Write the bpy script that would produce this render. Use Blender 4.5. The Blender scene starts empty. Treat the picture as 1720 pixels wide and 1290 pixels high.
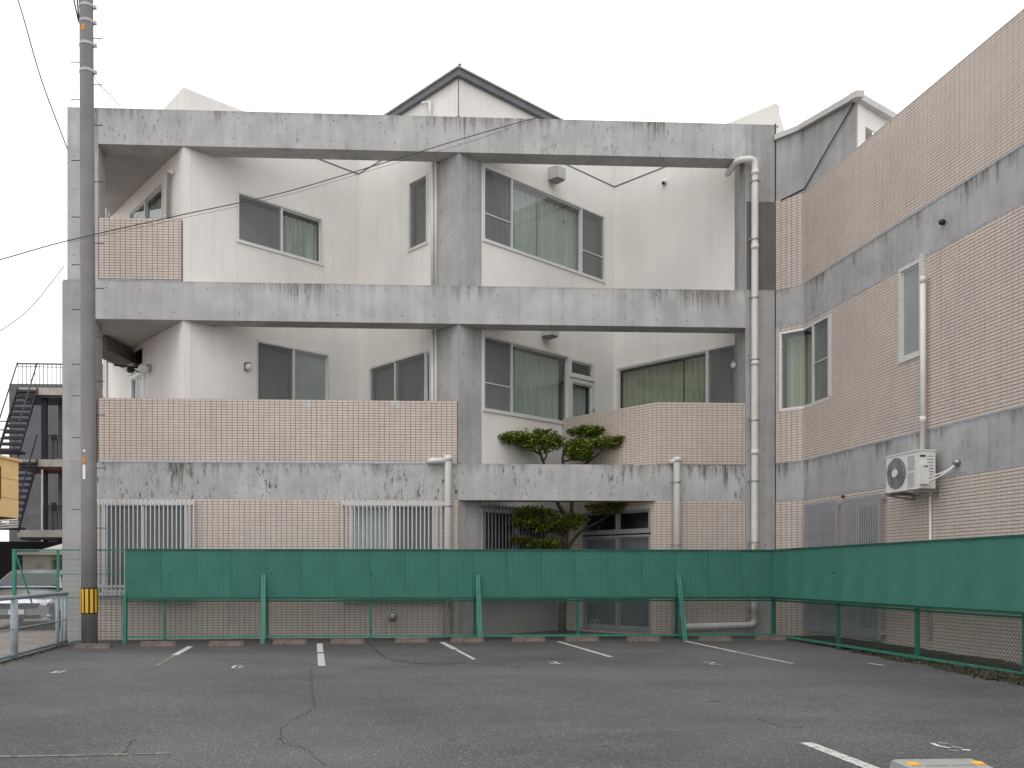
import bpy, math, random
from mathutils import Vector
random.seed(7)
C = bpy.context.scene.collection
S = bpy.context.scene
# ------------------------------------------------------------------ camera
# heights below are written relative to the camera; everything is lifted by HC at the end
F, CX, HY, HC = 1480.0, 612.0, 963.0, 1.24
YAW = math.radians(2.78); CO, SI = math.cos(YAW), math.sin(YAW)
cam = bpy.data.cameras.new('camera'); camo = bpy.data.objects.new('camera', cam); C.objects.link(camo)
cam.sensor_width = 36; cam.lens = 36*F/1720
cam.shift_x = (860-CX)/1720; cam.shift_y = (HY-645)/1720
cam.clip_start = .05; cam.clip_end = 900
camo.location = (0, 0, 0); camo.rotation_euler = (math.radians(90), 0, -YAW)
S.camera = camo
# ------------------------------------------------------------------ light
W = bpy.data.worlds.new('World'); S.world = W; W.use_nodes = True
nt = W.node_tree; nt.nodes.clear()
wo = nt.nodes.new('ShaderNodeOutputWorld'); bg = nt.nodes.new('ShaderNodeBackground')
sk = nt.nodes.new('ShaderNodeTexSky'); sk.sky_type = 'NISHITA'; sk.sun_disc = False
SUN_EL, SUN_AZ = math.radians(58), math.radians(205)
sk.sun_elevation = SUN_EL; sk.sun_rotation = SUN_AZ
tc = nt.nodes.new('ShaderNodeTexCoord'); no = nt.nodes.new('ShaderNodeTexNoise')
no.inputs['Scale'].default_value = 2.2; no.inputs['Detail'].default_value = 5
nt.links.new(tc.outputs['Generated'], no.inputs['Vector'])
rp = nt.nodes.new('ShaderNodeValToRGB')
rp.color_ramp.elements[0].position = .33; rp.color_ramp.elements[0].color = (9.2, 9.8, 10.6, 1)
rp.color_ramp.elements[1].position = .52; rp.color_ramp.elements[1].color = (14.4, 14.3, 14.1, 1)
nt.links.new(no.outputs['Fac'], rp.inputs['Fac'])
mx = nt.nodes.new('ShaderNodeMix'); mx.data_type = 'RGBA'; mx.inputs[0].default_value = .9
nt.links.new(sk.outputs['Color'], mx.inputs[6]); nt.links.new(rp.outputs['Color'], mx.inputs[7])
nt.links.new(mx.outputs[2], bg.inputs['Color']); bg.inputs['Strength'].default_value = .1
nt.links.new(bg.outputs[0], wo.inputs[0])
sl = bpy.data.lights.new('sun', 'SUN'); sl.energy = 0.7; sl.angle = math.radians(25); sl.color = (1, .96, .9)
so = bpy.data.objects.new('sun', sl); C.objects.link(so)
so.rotation_euler = (math.radians(90)-SUN_EL, 0, math.radians(180)-SUN_AZ)
S.view_settings.view_transform = 'Standard'; S.view_settings.look = 'None'
S.view_settings.exposure = 0.12; S.view_settings.gamma = 1; S.view_settings.use_curve_mapping = False
S.cycles.max_bounces = 8; S.cycles.transparent_max_bounces = 16

# ------------------------------------------------------------------ materials
def newmat(name):
    m = bpy.data.materials.new(name); m.use_nodes = True
    n = m.node_tree; b = n.nodes['Principled BSDF']
    return m, n, b
def nz(n, scale, detail=6, rough=.6, vec=None, sc=None, per=False):
    t = n.nodes.new('ShaderNodeTexNoise'); t.inputs['Scale'].default_value = scale
    t.inputs['Detail'].default_value = detail; t.inputs['Roughness'].default_value = rough
    tcn = n.nodes.new('ShaderNodeTexCoord')
    if sc:
        mp = n.nodes.new('ShaderNodeMapping'); mp.inputs['Scale'].default_value = sc
        n.links.new(tcn.outputs['Object'], mp.inputs['Vector'])
        if per:      # every object its own stains
            oi = n.nodes.new('ShaderNodeObjectInfo'); va = n.nodes.new('ShaderNodeVectorMath'); va.operation = 'MULTIPLY_ADD'
            n.links.new(oi.outputs['Random'], va.inputs[0]); va.inputs[1].default_value = (91, 57, 33); n.links.new(mp.outputs[0], va.inputs[2])
            n.links.new(va.outputs[0], t.inputs['Vector'])
        else: n.links.new(mp.outputs[0], t.inputs['Vector'])
    else:
        n.links.new(tcn.outputs['Object'], t.inputs['Vector'])
    return t.outputs['Fac']
def ramp(n, fac, p0, p1, c0, c1):
    r = n.nodes.new('ShaderNodeValToRGB'); e = r.color_ramp.elements
    e[0].position, e[1].position = p0, p1
    f = lambda c: (c, c, c, 1) if isinstance(c, (int, float)) else (*c, 1)
    e[0].color, e[1].color = f(c0), f(c1)
    n.links.new(fac, r.inputs['Fac']); return r.outputs['Color']
def mixc(n, fac, a, b, mode='MIX'):
    x = n.nodes.new('ShaderNodeMix'); x.data_type = 'RGBA'; x.blend_type = mode
    for i, v in ((0, fac), (6, a), (7, b)):
        if isinstance(v, (int, float)): x.inputs[i].default_value = v if i == 0 else (v, v, v, 1)
        elif isinstance(v, tuple): x.inputs[i].default_value = (*v, 1)
        else: n.links.new(v, x.inputs[i])
    return x.outputs[2]
def mul(n, a, b):
    x = n.nodes.new('ShaderNodeMath'); x.operation = 'MULTIPLY'; x.use_clamp = True
    for i, v in ((0, a), (1, b)):
        if isinstance(v, (int, float)): x.inputs[i].default_value = v
        else: n.links.new(v, x.inputs[i])
    return x.outputs[0]
def bumpn(n, b, h, strength, dist=.01):
    u = n.nodes.new('ShaderNodeBump'); u.inputs['Strength'].default_value = strength; u.inputs['Distance'].default_value = dist
    n.links.new(h, u.inputs['Height']); n.links.new(u.outputs[0], b.inputs['Normal'])
def mat(name, col, rough=.7, var=.12, scale=4, metal=0, spec=.4, dirt=0, bump=0, bscale=50, stretch=None):
    m, n, b = newmat(name)
    c0 = tuple(max(0, c*(1-var)) for c in col); c1 = tuple(min(1, c*(1+var)) for c in col)
    c = ramp(n, nz(n, scale, sc=stretch), .3, .7, c0, c1)
    if dirt:
        d = ramp(n, nz(n, 1, 8, .7, sc=(7, 7, .8)), .5, .75, 0, dirt)
        c = mixc(n, d, c, tuple(x*.45 for x in col))
    n.links.new(c, b.inputs['Base Color']); b.inputs['Roughness'].default_value = rough
    b.inputs['Metallic'].default_value = metal; b.inputs['Specular IOR Level'].default_value = spec
    if bump: bumpn(n, b, nz(n, bscale), bump, .004)
    return m
def concrete(name, base, top=.7, blot=.5, warm=1.0):
    m, n, b = newmat(name)
    col = lambda v: (v*1.0*warm, v*.99, v*.985/warm)
    c = ramp(n, nz(n, 1.1, 9, .62), .32, .68, col(base*.80), col(base*1.14))
    v = ramp(n, nz(n, 1, 5, .6, sc=(6.5, 6.5, .25)), .35, .66, .90, 1.05)
    c = mixc(n, 1.0, c, v, 'MULTIPLY')
    # formwork panel seams, faint
    br = n.nodes.new('ShaderNodeTexBrick'); tcn = n.nodes.new('ShaderNodeTexCoord'); mp = n.nodes.new('ShaderNodeMapping')
    sx = n.nodes.new('ShaderNodeSeparateXYZ'); cb = n.nodes.new('ShaderNodeCombineXYZ'); ad = n.nodes.new('ShaderNodeMath'); ad.operation = 'ADD'
    n.links.new(tcn.outputs['Object'], sx.inputs[0]); n.links.new(sx.outputs[0], ad.inputs[0]); n.links.new(sx.outputs[1], ad.inputs[1])
    n.links.new(ad.outputs[0], cb.inputs[0]); n.links.new(sx.outputs[2], cb.inputs[1])
    n.links.new(cb.outputs[0], br.inputs['Vector']); br.offset = 0
    br.inputs['Scale'].default_value = 1; br.inputs['Brick Width'].default_value = 1.82; br.inputs['Row Height'].default_value = 3.4
    br.inputs['Mortar Size'].default_value = .006; br.inputs['Mortar Smooth'].default_value = .6
    br.inputs['Color1'].default_value = br.inputs['Color2'].default_value = (1, 1, 1, 1); br.inputs['Color2'].default_value = (.93, .93, .93, 1)
    br.inputs['Mortar'].default_value = (.72, .71, .7, 1)
    c = mixc(n, 1.0, c, br.outputs['Color'], 'MULTIPLY')
    g = n.nodes.new('ShaderNodeSeparateXYZ'); n.links.new(tcn.outputs['Generated'], g.inputs[0])
    ln = ramp(n, nz(n, 1, 4, .7, sc=(9, 9, .02), per=True), .38, .70, 0, 1)
    gate = ramp(n, nz(n, .9, 4, .6, sc=(1, 1, .02), per=True), .40, .62, 0, 1)
    s1 = n.nodes.new('ShaderNodeMath'); s1.operation = 'MULTIPLY'; n.links.new(ln, s1.inputs[0]); n.links.new(gate, s1.inputs[1])
    s2 = n.nodes.new('ShaderNodeMath'); s2.operation = 'ADD'; n.links.new(s1.outputs[0], s2.inputs[0]); n.links.new(g.outputs[2], s2.inputs[1])
    s3n = n.nodes.new('ShaderNodeMapRange'); s3n.inputs['From Min'].default_value = .96; s3n.inputs['From Max'].default_value = 1.5
    n.links.new(s2.outputs[0], s3n.inputs['Value'])
    br_ = ramp(n, nz(n, 1, 8, .75, sc=(22, 22, 4)), .36, .56, .15, 1)
    d = mul(n, mul(n, s3n.outputs[0], br_), top*1.5)
    c = mixc(n, d, c, (base*.22, base*.205, base*.19))
    # soft weathered patches
    pt_ = ramp(n, nz(n, 1, 8, .68, sc=(2.2, 2.2, 1.5), per=True), .50, .72, 0, .55*top)
    c = mixc(n, pt_, c, (base*.52, base*.51, base*.49))
    if blot > .3:
        b1 = ramp(n, nz(n, 1, 9, .75, sc=(20, 20, 5), per=True), .54, .60, 0, 1)
        b2 = ramp(n, nz(n, 1, 5, .6, sc=(1.6, 1.6, 1.2), per=True), .48, .60, 0, 1)
        c = mixc(n, mul(n, mul(n, b1, b2), blot), c, (base*.16, base*.155, base*.14))
    n.links.new(c, b.inputs['Base Color']); b.inputs['Roughness'].default_value = .85; b.inputs['Specular IOR Level'].default_value = .25
    bumpn(n, b, nz(n, 35, 8), .25, .006)
    return m
M = {}
M['conc'] = concrete('concrete', .50, .6, .2)
M['conc_top'] = concrete('concrete_top_beam', .49, .7, .6)
M['conc_low'] = concrete('concrete_stained', .49, .75, 1)
M['conc_wing'] = concrete('concrete_wing', .43, .75, .4)
M['conc_pillar'] = concrete('concrete_pillar', .43, .25, .2)
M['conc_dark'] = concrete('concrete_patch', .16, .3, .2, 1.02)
M['soffit'] = mat('soffit', (.42, .41, .40), .9, .15, 1.5)
def wallmat(name, col):
    m, n, b = newmat(name)
    c = ramp(n, nz(n, .7, 6), .3, .7, tuple(x*.93 for x in col), tuple(min(1, x*1.04) for x in col))
    d = ramp(n, nz(n, 1, 7, .65, sc=(5, 5, .35)), .5, .8, 0, .35)
    c = mixc(n, d, c, tuple(x*.72 for x in col))
    n.links.new(c, b.inputs['Base Color']); b.inputs['Roughness'].default_value = .8; b.inputs['Specular IOR Level'].default_value = .2
    bumpn(n, b, nz(n, 120, 4), .12, .003); return m
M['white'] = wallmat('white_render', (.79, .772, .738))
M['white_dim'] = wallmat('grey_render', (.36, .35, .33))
def tilemat():
    m, n, b = newmat('mosaic_tile')
    ge = n.nodes.new('ShaderNodeNewGeometry')
    c = ramp(n, ge.outputs['Random Per Island'], 0, 1, (.60, .52, .47), (.64, .56, .51))
    bl = ramp(n, nz(n, .9, 5), .32, .68, (.93, .93, .94), (1.05, 1.04, 1.0))
    c = mixc(n, 1, c, bl, 'MULTIPLY')
    s = ramp(n, nz(n, 1, 8, .7, sc=(6, 6, .5)), .52, .78, 0, .45)
    c = mixc(n, s, c, (.36, .30, .26))
    n.links.new(c, b.inputs['Base Color']); b.inputs['Roughness'].default_value = .45; b.inputs['Specular IOR Level'].default_value = .35
    return m
M['tile'] = tilemat()
M['pale'] = mat('pale_tile', (.60, .58, .55), .4, .05)
M['grout'] = mat('tile_grout', (.17, .14, .13), .95, .25, 6)
M['alu'] = mat('aluminium_frame', (.66, .66, .66), .4, .05, 6, .15)
M['alu_dim'] = mat('shaded_aluminium_frame', (.27, .28, .29), .45, .1, 5, .3)  # darker copy of the frame colour with the shade painted in
M['grille'] = mat('white_grille', (.56, .57, .59), .4, .08, 5, .3)
M['grille_blue'] = mat('grey_blue_grille', (.40, .41, .45), .45, .1, 5, .3)
M['grille_dark'] = mat('grey_grille', (.24, .25, .275), .45, .1, 5, .4)
M['dark'] = mat('dark_void', (.014, .013, .013), .95, spec=.1)  # near-black, paints the shade inside the open carports
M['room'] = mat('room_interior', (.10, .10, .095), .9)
M['fascia'] = mat('roof_fascia', (.13, .14, .15), .5, .15, 3)
M['coping'] = mat('coping', (.50, .49, .48), .5, .1, 3)
M['pvc'] = mat('pvc_pipe', (.70, .68, .65), .4, .08, 3, dirt=.3)
M['pvc_old'] = mat('pvc_pipe_old', (.50, .40, .32), .6, .2, 6)
M['seal'] = mat('sealant_strip', (.33, .37, .43), .5, .25, 8)
M['black'] = mat('black_metal', (.02, .02, .022), .5)
M['cable'] = mat('cable_sheath', (.06, .06, .065), .6)
M['steel'] = mat('steel', (.35, .35, .36), .35, .1, 5, .7)
def sheet(name, col, var=.12):
    m, n, b = newmat(name)
    c = ramp(n, nz(n, 1.3, 6), .3, .7, tuple(x*(1-var) for x in col), tuple(x*(1+var) for x in col))
    oi = n.nodes.new('ShaderNodeObjectInfo')
    c = mixc(n, 1, c, ramp(n, oi.outputs['Random'], 0, 1, .96, 1.03), 'MULTIPLY')
    d = ramp(n, nz(n, 1, 8, .7, sc=(6, 6, 1.4)), .55, .85, 0, .35)
    c = mixc(n, d, c, tuple(x*.6 for x in col))
    n.links.new(c, b.inputs['Base Color']); b.inputs['Roughness'].default_value = .5; b.inputs['Specular IOR Level'].default_value = .35
    return m
M['green'] = sheet('green_sheet', (.043, .178, .138))
M['green2'] = mat('green_paint', (.045, .21, .155), .45, .15, 6, dirt=.4)
M['green3'] = mat('dark_green_paint', (.02, .11, .075), .5, .2, 6, dirt=.4)
M['wire'] = mat('green_wire', (.025, .07, .055), .5)
M['wire2'] = mat('green_mesh_wire', (.05, .14, .11), .5)
M['gate'] = mat('pale_blue_paint', (.32, .38, .42), .45, .12, 6, dirt=.3)
M['pole'] = concrete('pole_concrete', .25, .3, .25)
M['white_paint'] = mat('white_plastic', (.72, .71, .69), .35, .05, 4)
M['cream'] = mat('cream_wall', (.72, .50, .23), .7, .06, 3)
M['yellow'] = mat('yellow_sign', (.75, .42, .02), .5, .08)
M['orange'] = mat('orange_mark', (.62, .24, .02), .5, .1)
M['stop'] = mat('wheel_stop_concrete', (.15, .12, .105), .9, .45, 14, bump=.5, bscale=60)
M['stoptop'] = mat('rubber_stop', (.30, .30, .285), .6, .12, 9, bump=.3)
M['bark'] = mat('bark', (.075, .06, .048), .95, .3, 12, bump=.8, bscale=40)
M['rust'] = mat('rusty_brown', (.10, .035, .02), .8, .4, 6)
M['shed'] = mat('shed_wall', (.36, .34, .28), .8, .1, 3)
M['fargrey'] = mat('far_wall', (.12, .12, .13), .8, .15, 2, dirt=.4)  # grey darkened to carry the shade on the stair block walls
M['farslab'] = mat('far_slab', (.42, .40, .36), .85, .2, 2, dirt=.4)
M['purple'] = mat('stair_steel', (.025, .022, .035), .5)
M['gravel'] = mat('bare_ground', (.24, .20, .17), .95, .25, 3, bump=.6, bscale=30)
def asphalt():
    m, n, b = newmat('asphalt')
    c = ramp(n, nz(n, .3, 8, .66), .34, .66, (.078, .078, .081), (.136, .135, .139))
    sp = ramp(n, nz(n, 75, 3, .9), .36, .64, (.25, .25, .26), (1.75, 1.75, 1.74))
    c = mixc(n, 1, c, sp, 'MULTIPLY')
    v = n.nodes.new('ShaderNodeTexVoronoi'); v.inputs['Scale'].default_value = 30
    t2 = n.nodes.new('ShaderNodeTexCoord'); n.links.new(t2.outputs['Object'], v.inputs['Vector'])
    dots = ramp(n, v.outputs['Distance'], .16, .34, 1, 0)
    vc = n.nodes.new('ShaderNodeSeparateColor'); n.links.new(v.outputs['Color'], vc.inputs[0])
    g = ramp(n, vc.outputs[0], .60, .7, 0, .9)
    c = mixc(n, mul(n, dots, g), c, (.27, .26, .24))
    gy_ = n.nodes.new('ShaderNodeSeparateXYZ'); n.links.new(t2.outputs['Object'], gy_.inputs[0])
    sm = n.nodes.new('ShaderNodeMath'); sm.operation = 'MULTIPLY_ADD'; n.links.new(nz(n, .7, 6, .65), sm.inputs[0]); sm.inputs[1].default_value = 5.0; n.links.new(gy_.outputs[1], sm.inputs[2])
    mr = n.nodes.new('ShaderNodeMapRange'); n.links.new(sm.outputs[0], mr.inputs['Value']); mr.inputs['From Min'].default_value = 15.2; mr.inputs['From Max'].default_value = 18.2; mr.inputs['To Max'].default_value = .6
    c = mixc(n, mr.outputs[0], c, (.040, .037, .036))
    # damp dark stains near the fence come and go
    d = ramp(n, nz(n, .55, 6, .65, sc=(1, 1.6, 1)), .50, .68, 0, .45)
    c = mixc(n, d, c, (.055, .053, .054))
    n.links.new(c, b.inputs['Base Color']); b.inputs['Roughness'].default_value = .8; b.inputs['Specular IOR Level'].default_value = .35
    bumpn(n, b, nz(n, 60, 6, .75), 1, .012); return m
M['asphalt'] = asphalt()
def paint():
    m, n, b = newmat('worn_road_paint')
    f = ramp(n, nz(n, 30, 8, .75), .40, .52, 0, 1)
    c = mixc(n, f, (.10, .10, .10), (.60, .60, .58))
    n.links.new(c, b.inputs['Base Color']); b.inputs['Roughness'].default_value = .7
    return m
M['paint'] = paint()
M['paint3'] = mat('stencil_paint', (.55, .55, .53), .7, .3, 40)
def paint2():
    m, n, b = newmat('faded_road_paint')
    f = ramp(n, nz(n, 22, 8, .8), .46, .58, 0, .75)
    c = mixc(n, f, (.09, .09, .09), (.34, .32, .24))
    n.links.new(c, b.inputs['Base Color']); b.inputs['Roughness'].default_value = .7
    return m
M['paint2'] = paint2()
M['crack'] = mat('crack', (.038, .037, .036), .95, .3, 30)
M['soil'] = mat('dark_soil', (.035, .028, .02), .95, .5, 9, bump=1, bscale=40)
def glass():
    m = bpy.data.materials.new('window_glass'); m.use_nodes = True; n = m.node_tree; n.nodes.clear()
    o = n.nodes.new('ShaderNodeOutputMaterial'); t = n.nodes.new('ShaderNodeBsdfTransparent'); g = n.nodes.new('ShaderNodeBsdfGlossy')
    t.inputs['Color'].default_value = (.90, .93, .92, 1); g.inputs['Roughness'].default_value = .02
    ge = n.nodes.new('ShaderNodeNewGeometry'); dt = n.nodes.new('ShaderNodeVectorMath'); dt.operation = 'DOT_PRODUCT'
    n.links.new(ge.outputs['Incoming'], dt.inputs[0]); n.links.new(ge.outputs['True Normal'], dt.inputs[1])
    def mth(op, a, b=None):
        q = n.nodes.new('ShaderNodeMath'); q.operation = op
        for i, v in ((0, a), (1, b)):
            if v is None: continue
            if isinstance(v, (int, float)): q.inputs[i].default_value = v
            else: n.links.new(v, q.inputs[i])
        return q.outputs[0]
    ab = mth('ABSOLUTE', dt.outputs['Value']); fr = mth('ADD', mth('MULTIPLY', mth('POWER', mth('SUBTRACT', 1.0, ab), 4.0), .85), .055)
    x = n.nodes.new('ShaderNodeMixShader')
    n.links.new(fr, x.inputs[0]); n.links.new(t.outputs[0], x.inputs[1]); n.links.new(g.outputs[0], x.inputs[2])
    n.links.new(x.outputs[0], o.inputs[0]); return m
M['glass'] = glass()
def screenm():
    m = bpy.data.materials.new('insect_screen'); m.use_nodes = True; n = m.node_tree; n.nodes.clear()
    o = n.nodes.new('ShaderNodeOutputMaterial'); t = n.nodes.new('ShaderNodeBsdfTransparent'); g = n.nodes.new('ShaderNodeBsdfDiffuse')
    g.inputs['Color'].default_value = (.26, .26, .27, 1)
    x = n.nodes.new('ShaderNodeMixShader'); x.inputs[0].default_value = .34
    n.links.new(t.outputs[0], x.inputs[1]); n.links.new(g.outputs[0], x.inputs[2]); n.links.new(x.outputs[0], o.inputs[0]); return m
M['screen'] = screenm()
M['curtain'] = mat('sheer_curtain', (.55, .57, .54), .9, .15, 3, stretch=(9, 9, .3))
M['curtain_y'] = mat('green_curtain', (.47, .48, .36), .9, .15, 3, stretch=(9, 9, .3))
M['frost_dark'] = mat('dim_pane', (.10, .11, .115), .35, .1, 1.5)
M['frost'] = mat('frosted_pane', (.30, .33, .32), .4, .1, 1.5)
def leafmat(name, a, b_):
    m, n, b = newmat(name)
    ge = n.nodes.new('ShaderNodeNewGeometry')
    c = ramp(n, ge.outputs['Random Per Island'], 0, 1, a, b_)
    n.links.new(c, b.inputs['Base Color']); b.inputs['Roughness'].default_value = .55
    b.inputs['Subsurface Weight'].default_value = 0
    return m
M['leaf'] = leafmat('leaves', (.035, .062, .010), (.25, .32, .035))
M['leaf_r'] = leafmat('reddish_leaves', (.12, .08, .015), (.19, .21, .03))
M['carpaint'] = mat('silver_car_paint', (.27, .28, .31), .22, .03, 2, .7)
M['carglass'] = mat('car_glass', (.015, .018, .02), .05, .05, 2, 0, .35)
M['lamp'] = mat('headlight_lens', (.6, .6, .62), .1, .1, 5, .3)
M['rubber'] = mat('tyre_rubber', (.02, .02, .02), .8)

# ------------------------------------------------------------------ geometry helpers
ROOT = {}
class MB:
    def __init__(s): s.v = []; s.f = []
    def face(s, pts):
        i = len(s.v); s.v += [tuple(p) for p in pts]; s.f.append(tuple(range(i, i+len(pts))))
    def hexa(s, p):          # 8 points: bottom 4 ccw, top 4 ccw
        i = len(s.v); s.v += [tuple(q) for q in p]
        for f in ((3, 2, 1, 0), (4, 5, 6, 7), (0, 1, 5, 4), (1, 2, 6, 5), (2, 3, 7, 6), (3, 0, 4, 7)):
            s.f.append(tuple(i+k for k in f))
    def box(s, x0, x1, y0, y1, z0, z1):
        s.hexa([(x0, y0, z0), (x1, y0, z0), (x1, y1, z0), (x0, y1, z0), (x0, y0, z1), (x1, y0, z1), (x1, y1, z1), (x0, y1, z1)])
    def prism(s, poly, z0, z1):
        n = len(poly); i = len(s.v)
        s.v += [(x, y, z0) for x, y in poly]+[(x, y, z1) for x, y in poly]
        s.f.append(tuple(i+k for k in reversed(range(n)))); s.f.append(tuple(i+n+k for k in range(n)))
        for k in range(n):
            j = (k+1) % n; s.f.append((i+k, i+j, i+n+j, i+n+k))
    def tube(s, pts, r, seg=10, cap=True):
        pts = [Vector(p) for p in pts]; rs = r if isinstance(r, (list, tuple)) else [r]*len(pts)
        i0 = len(s.v); prev = None
        for k, p in enumerate(pts):
            a = pts[max(0, k-1)]; b = pts[min(len(pts)-1, k+1)]
            t = (b-a).normalized()
            up = Vector((0, 0, 1)) if abs(t.z) < .9 else Vector((1, 0, 0))
            if prev is not None: up = prev
            x = t.cross(up); x = x.normalized() if x.length > 1e-6 else t.orthogonal().normalized()
            y = x.cross(t).normalized(); prev = y
            for q in range(seg):
                an = 2*math.pi*q/seg
                s.v.append(tuple(p+(x*math.cos(an)+y*math.sin(an))*rs[k]))
        for k in range(len(pts)-1):
            for q in range(seg):
                a = i0+k*seg+q; b = i0+k*seg+(q+1) % seg
                s.f.append((a, b, b+seg, a+seg))
        if cap:
            s.f.append(tuple(i0+q for q in reversed(range(seg)))); e = i0+(len(pts)-1)*seg
            s.f.append(tuple(e+q for q in range(seg)))
    def ball(s, c, r, seg=12, rings=8, zmin=-1):
        c = Vector(c); rr = r if isinstance(r, (tuple, list)) else (r, r, r); i0 = len(s.v)
        for a in range(rings+1):
            th = math.pi*a/rings
            for q in range(seg):
                ph = 2*math.pi*q/seg
                s.v.append((c.x+rr[0]*math.sin(th)*math.cos(ph), c.y+rr[1]*math.sin(th)*math.sin(ph), c.z+rr[2]*math.cos(th)))
        for a in range(rings):
            for q in range(seg):
                p = i0+a*seg+q; p2 = i0+a*seg+(q+1) % seg
                s.f.append((p, p+seg, p2+seg, p2))
    def build(s, name, m, parent=None, smooth=False, **kw):
        loc = Vector((0, 0, 0))
        if parent is not None: loc = ROOT[parent.name]
        me = bpy.data.meshes.new(name)
        me.from_pydata([(x-loc.x, y-loc.y, z-loc.z) for x, y, z in s.v], [], s.f)
        me.materials.append(m if not isinstance(m, str) else M[m]); me.update()
        o = bpy.data.objects.new(name, me); C.objects.link(o)
        if parent is not None: o.parent = parent
        ROOT[o.name] = loc
        if smooth:
            for p in me.polygons: p.use_smooth = True
        for k, v in kw.items(): o[k] = v
        return o
def thing(name, label, cat, loc=(0, 0, 0), group=None):
    o = bpy.data.objects.new(name, None); C.objects.link(o); o.location = loc
    o['label'] = label; o['category'] = cat
    if group: o['group'] = group
    o.empty_display_size = .2
    ROOT[o.name] = Vector(loc); return o
def copy_tree(o, parent=None):
    c = o.copy(); C.objects.link(c); ROOT[c.name] = ROOT.get(o.name, Vector())
    if parent is not None:
        c.parent = parent
        if 'label' in c and parent is not None and 'category' not in c: pass
    for ch in list(o.children): copy_tree(ch, c)
    return c

def ray(px, y):                       # X where the sight line of column px meets depth line Y = y
    k = (px-CX)/F
    return (k*CO+SI)/(CO-k*SI)*y
def depth(x, y): return y*CO+x*SI
def zat(px, py, x, y): return (HY-py)/F*depth(x, y)
def from_d(px, d):
    r = (px-CX)/F*d
    return (r*CO+d*SI, d*CO-r*SI)
def gz(x): return -HC+.0045*max(-8, min(12, x))
def gnd(px, py, lift=0):
    k = (px-CX)/F
    d = HC/((py-HY)/F+.0045*(k*CO+SI))
    x, y = from_d(px, d); return (x, y, gz(x)+lift)
class Pl:
    def __init__(s, A, B):
        s.A = Vector(A); s.B = Vector(B); s.L = (s.B-s.A).length; s.d = (s.B-s.A).normalized()
        n = Vector((s.d.y, -s.d.x))
        if n.dot(-s.A) < 0: n = -n
        s.n = n
    def u(s, px):
        k = (px-CX)/F; q = Vector(((k*CO+SI), (CO-k*SI)))     # ray dir
        # A + u d = t q
        den = s.d.x*q.y-s.d.y*q.x
        return (q.x*s.A.y-q.y*s.A.x)/den
    def p(s, u, z, o=0):
        q = s.A+s.d*u+s.n*o; return (q.x, q.y, z)
    def z(s, px, py):
        q = s.A+s.d*s.u(px); return zat(px, py, q.x, q.y)
    def box(s, m, u0, u1, z0, z1, o0, o1):
        if u1 < u0: u0, u1 = u1, u0
        a = [s.p(u0, z0, o1), s.p(u1, z0, o1), s.p(u1, z0, o0), s.p(u0, z0, o0)]
        if Vector((0, 0, 1)).dot((Vector(a[1])-Vector(a[0])).cross(Vector(a[3])-Vector(a[0]))) < 0: a = [a[1], a[0], a[3], a[2]]
        m.hexa(a+[(x, y, z1) for x, y, _ in a])
def minus(r, holes):
    out = [r]
    for h in holes:
        nx = []
        for (a, b, c, d) in out:
            ha, hb, hc, hd = max(a, h[0]), min(b, h[1]), max(c, h[2]), min(d, h[3])
            if ha >= hb or hc >= hd: nx.append((a, b, c, d)); continue
            if ha > a: nx.append((a, ha, c, d))
            if hb < b: nx.append((hb, b, c, d))
            if hc > c: nx.append((ha, hb, c, hc))
            if hd < d: nx.append((ha, hb, hd, d))
        out = nx
    return out
def wall(name, pl, u0, u1, z0, z1, m, parent, holes=(), th=.15, o1=0, **kw):
    b = MB()
    for r in minus((u0, u1, z0, z1), holes): pl.box(b, *r, o1-th, o1)
    return b.build(name, m, parent, **kw)
def tiles(pl, u0, u1, z0, z1, parent, holes=(), th=.15, zref=0, uref=None, backing='tile_backing'):
    wall(backing, pl, u0, u1, z0, z1, 'grout', parent, holes, th, 0)
    b = MB(); g = .0035; uref = u0 if uref is None else uref
    i = math.floor((u0-uref)/.1)
    while uref+i*.1 < u1:
        a, c = max(u0, uref+i*.1+g), min(u1, uref+(i+1)*.1-g); i += 1
        if c-a < .012: continue
        j = math.floor((z0-zref)/.05)
        while zref+j*.05 < z1:
            e, f = max(z0, zref+j*.05+g), min(z1, zref+(j+1)*.05-g); j += 1
            if f-e < .008: continue
            for (p, q, r, s_) in minus((a, c, e, f), holes):
                if q-p < .008 or s_-r < .006: continue
                o = .006+random.random()*.0012
                P = [pl.p(p, r, 0), pl.p(q, r, 0), pl.p(q, s_, 0), pl.p(p, s_, 0)]
                dx = .0015
                Q = [pl.p(p+dx, r+dx, o), pl.p(q-dx, r+dx, o), pl.p(q-dx, s_-dx, o), pl.p(p+dx, s_-dx, o)]
                k = len(b.v); b.v += P+Q
                b.f += [(k+4, k+5, k+6, k+7), (k, k+1, k+5, k+4), (k+1, k+2, k+6, k+5), (k+2, k+3, k+7, k+6), (k+3, k, k+4, k+7)]
    return b.build('tile_cladding', 'tile', parent, kind='stuff')
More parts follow.
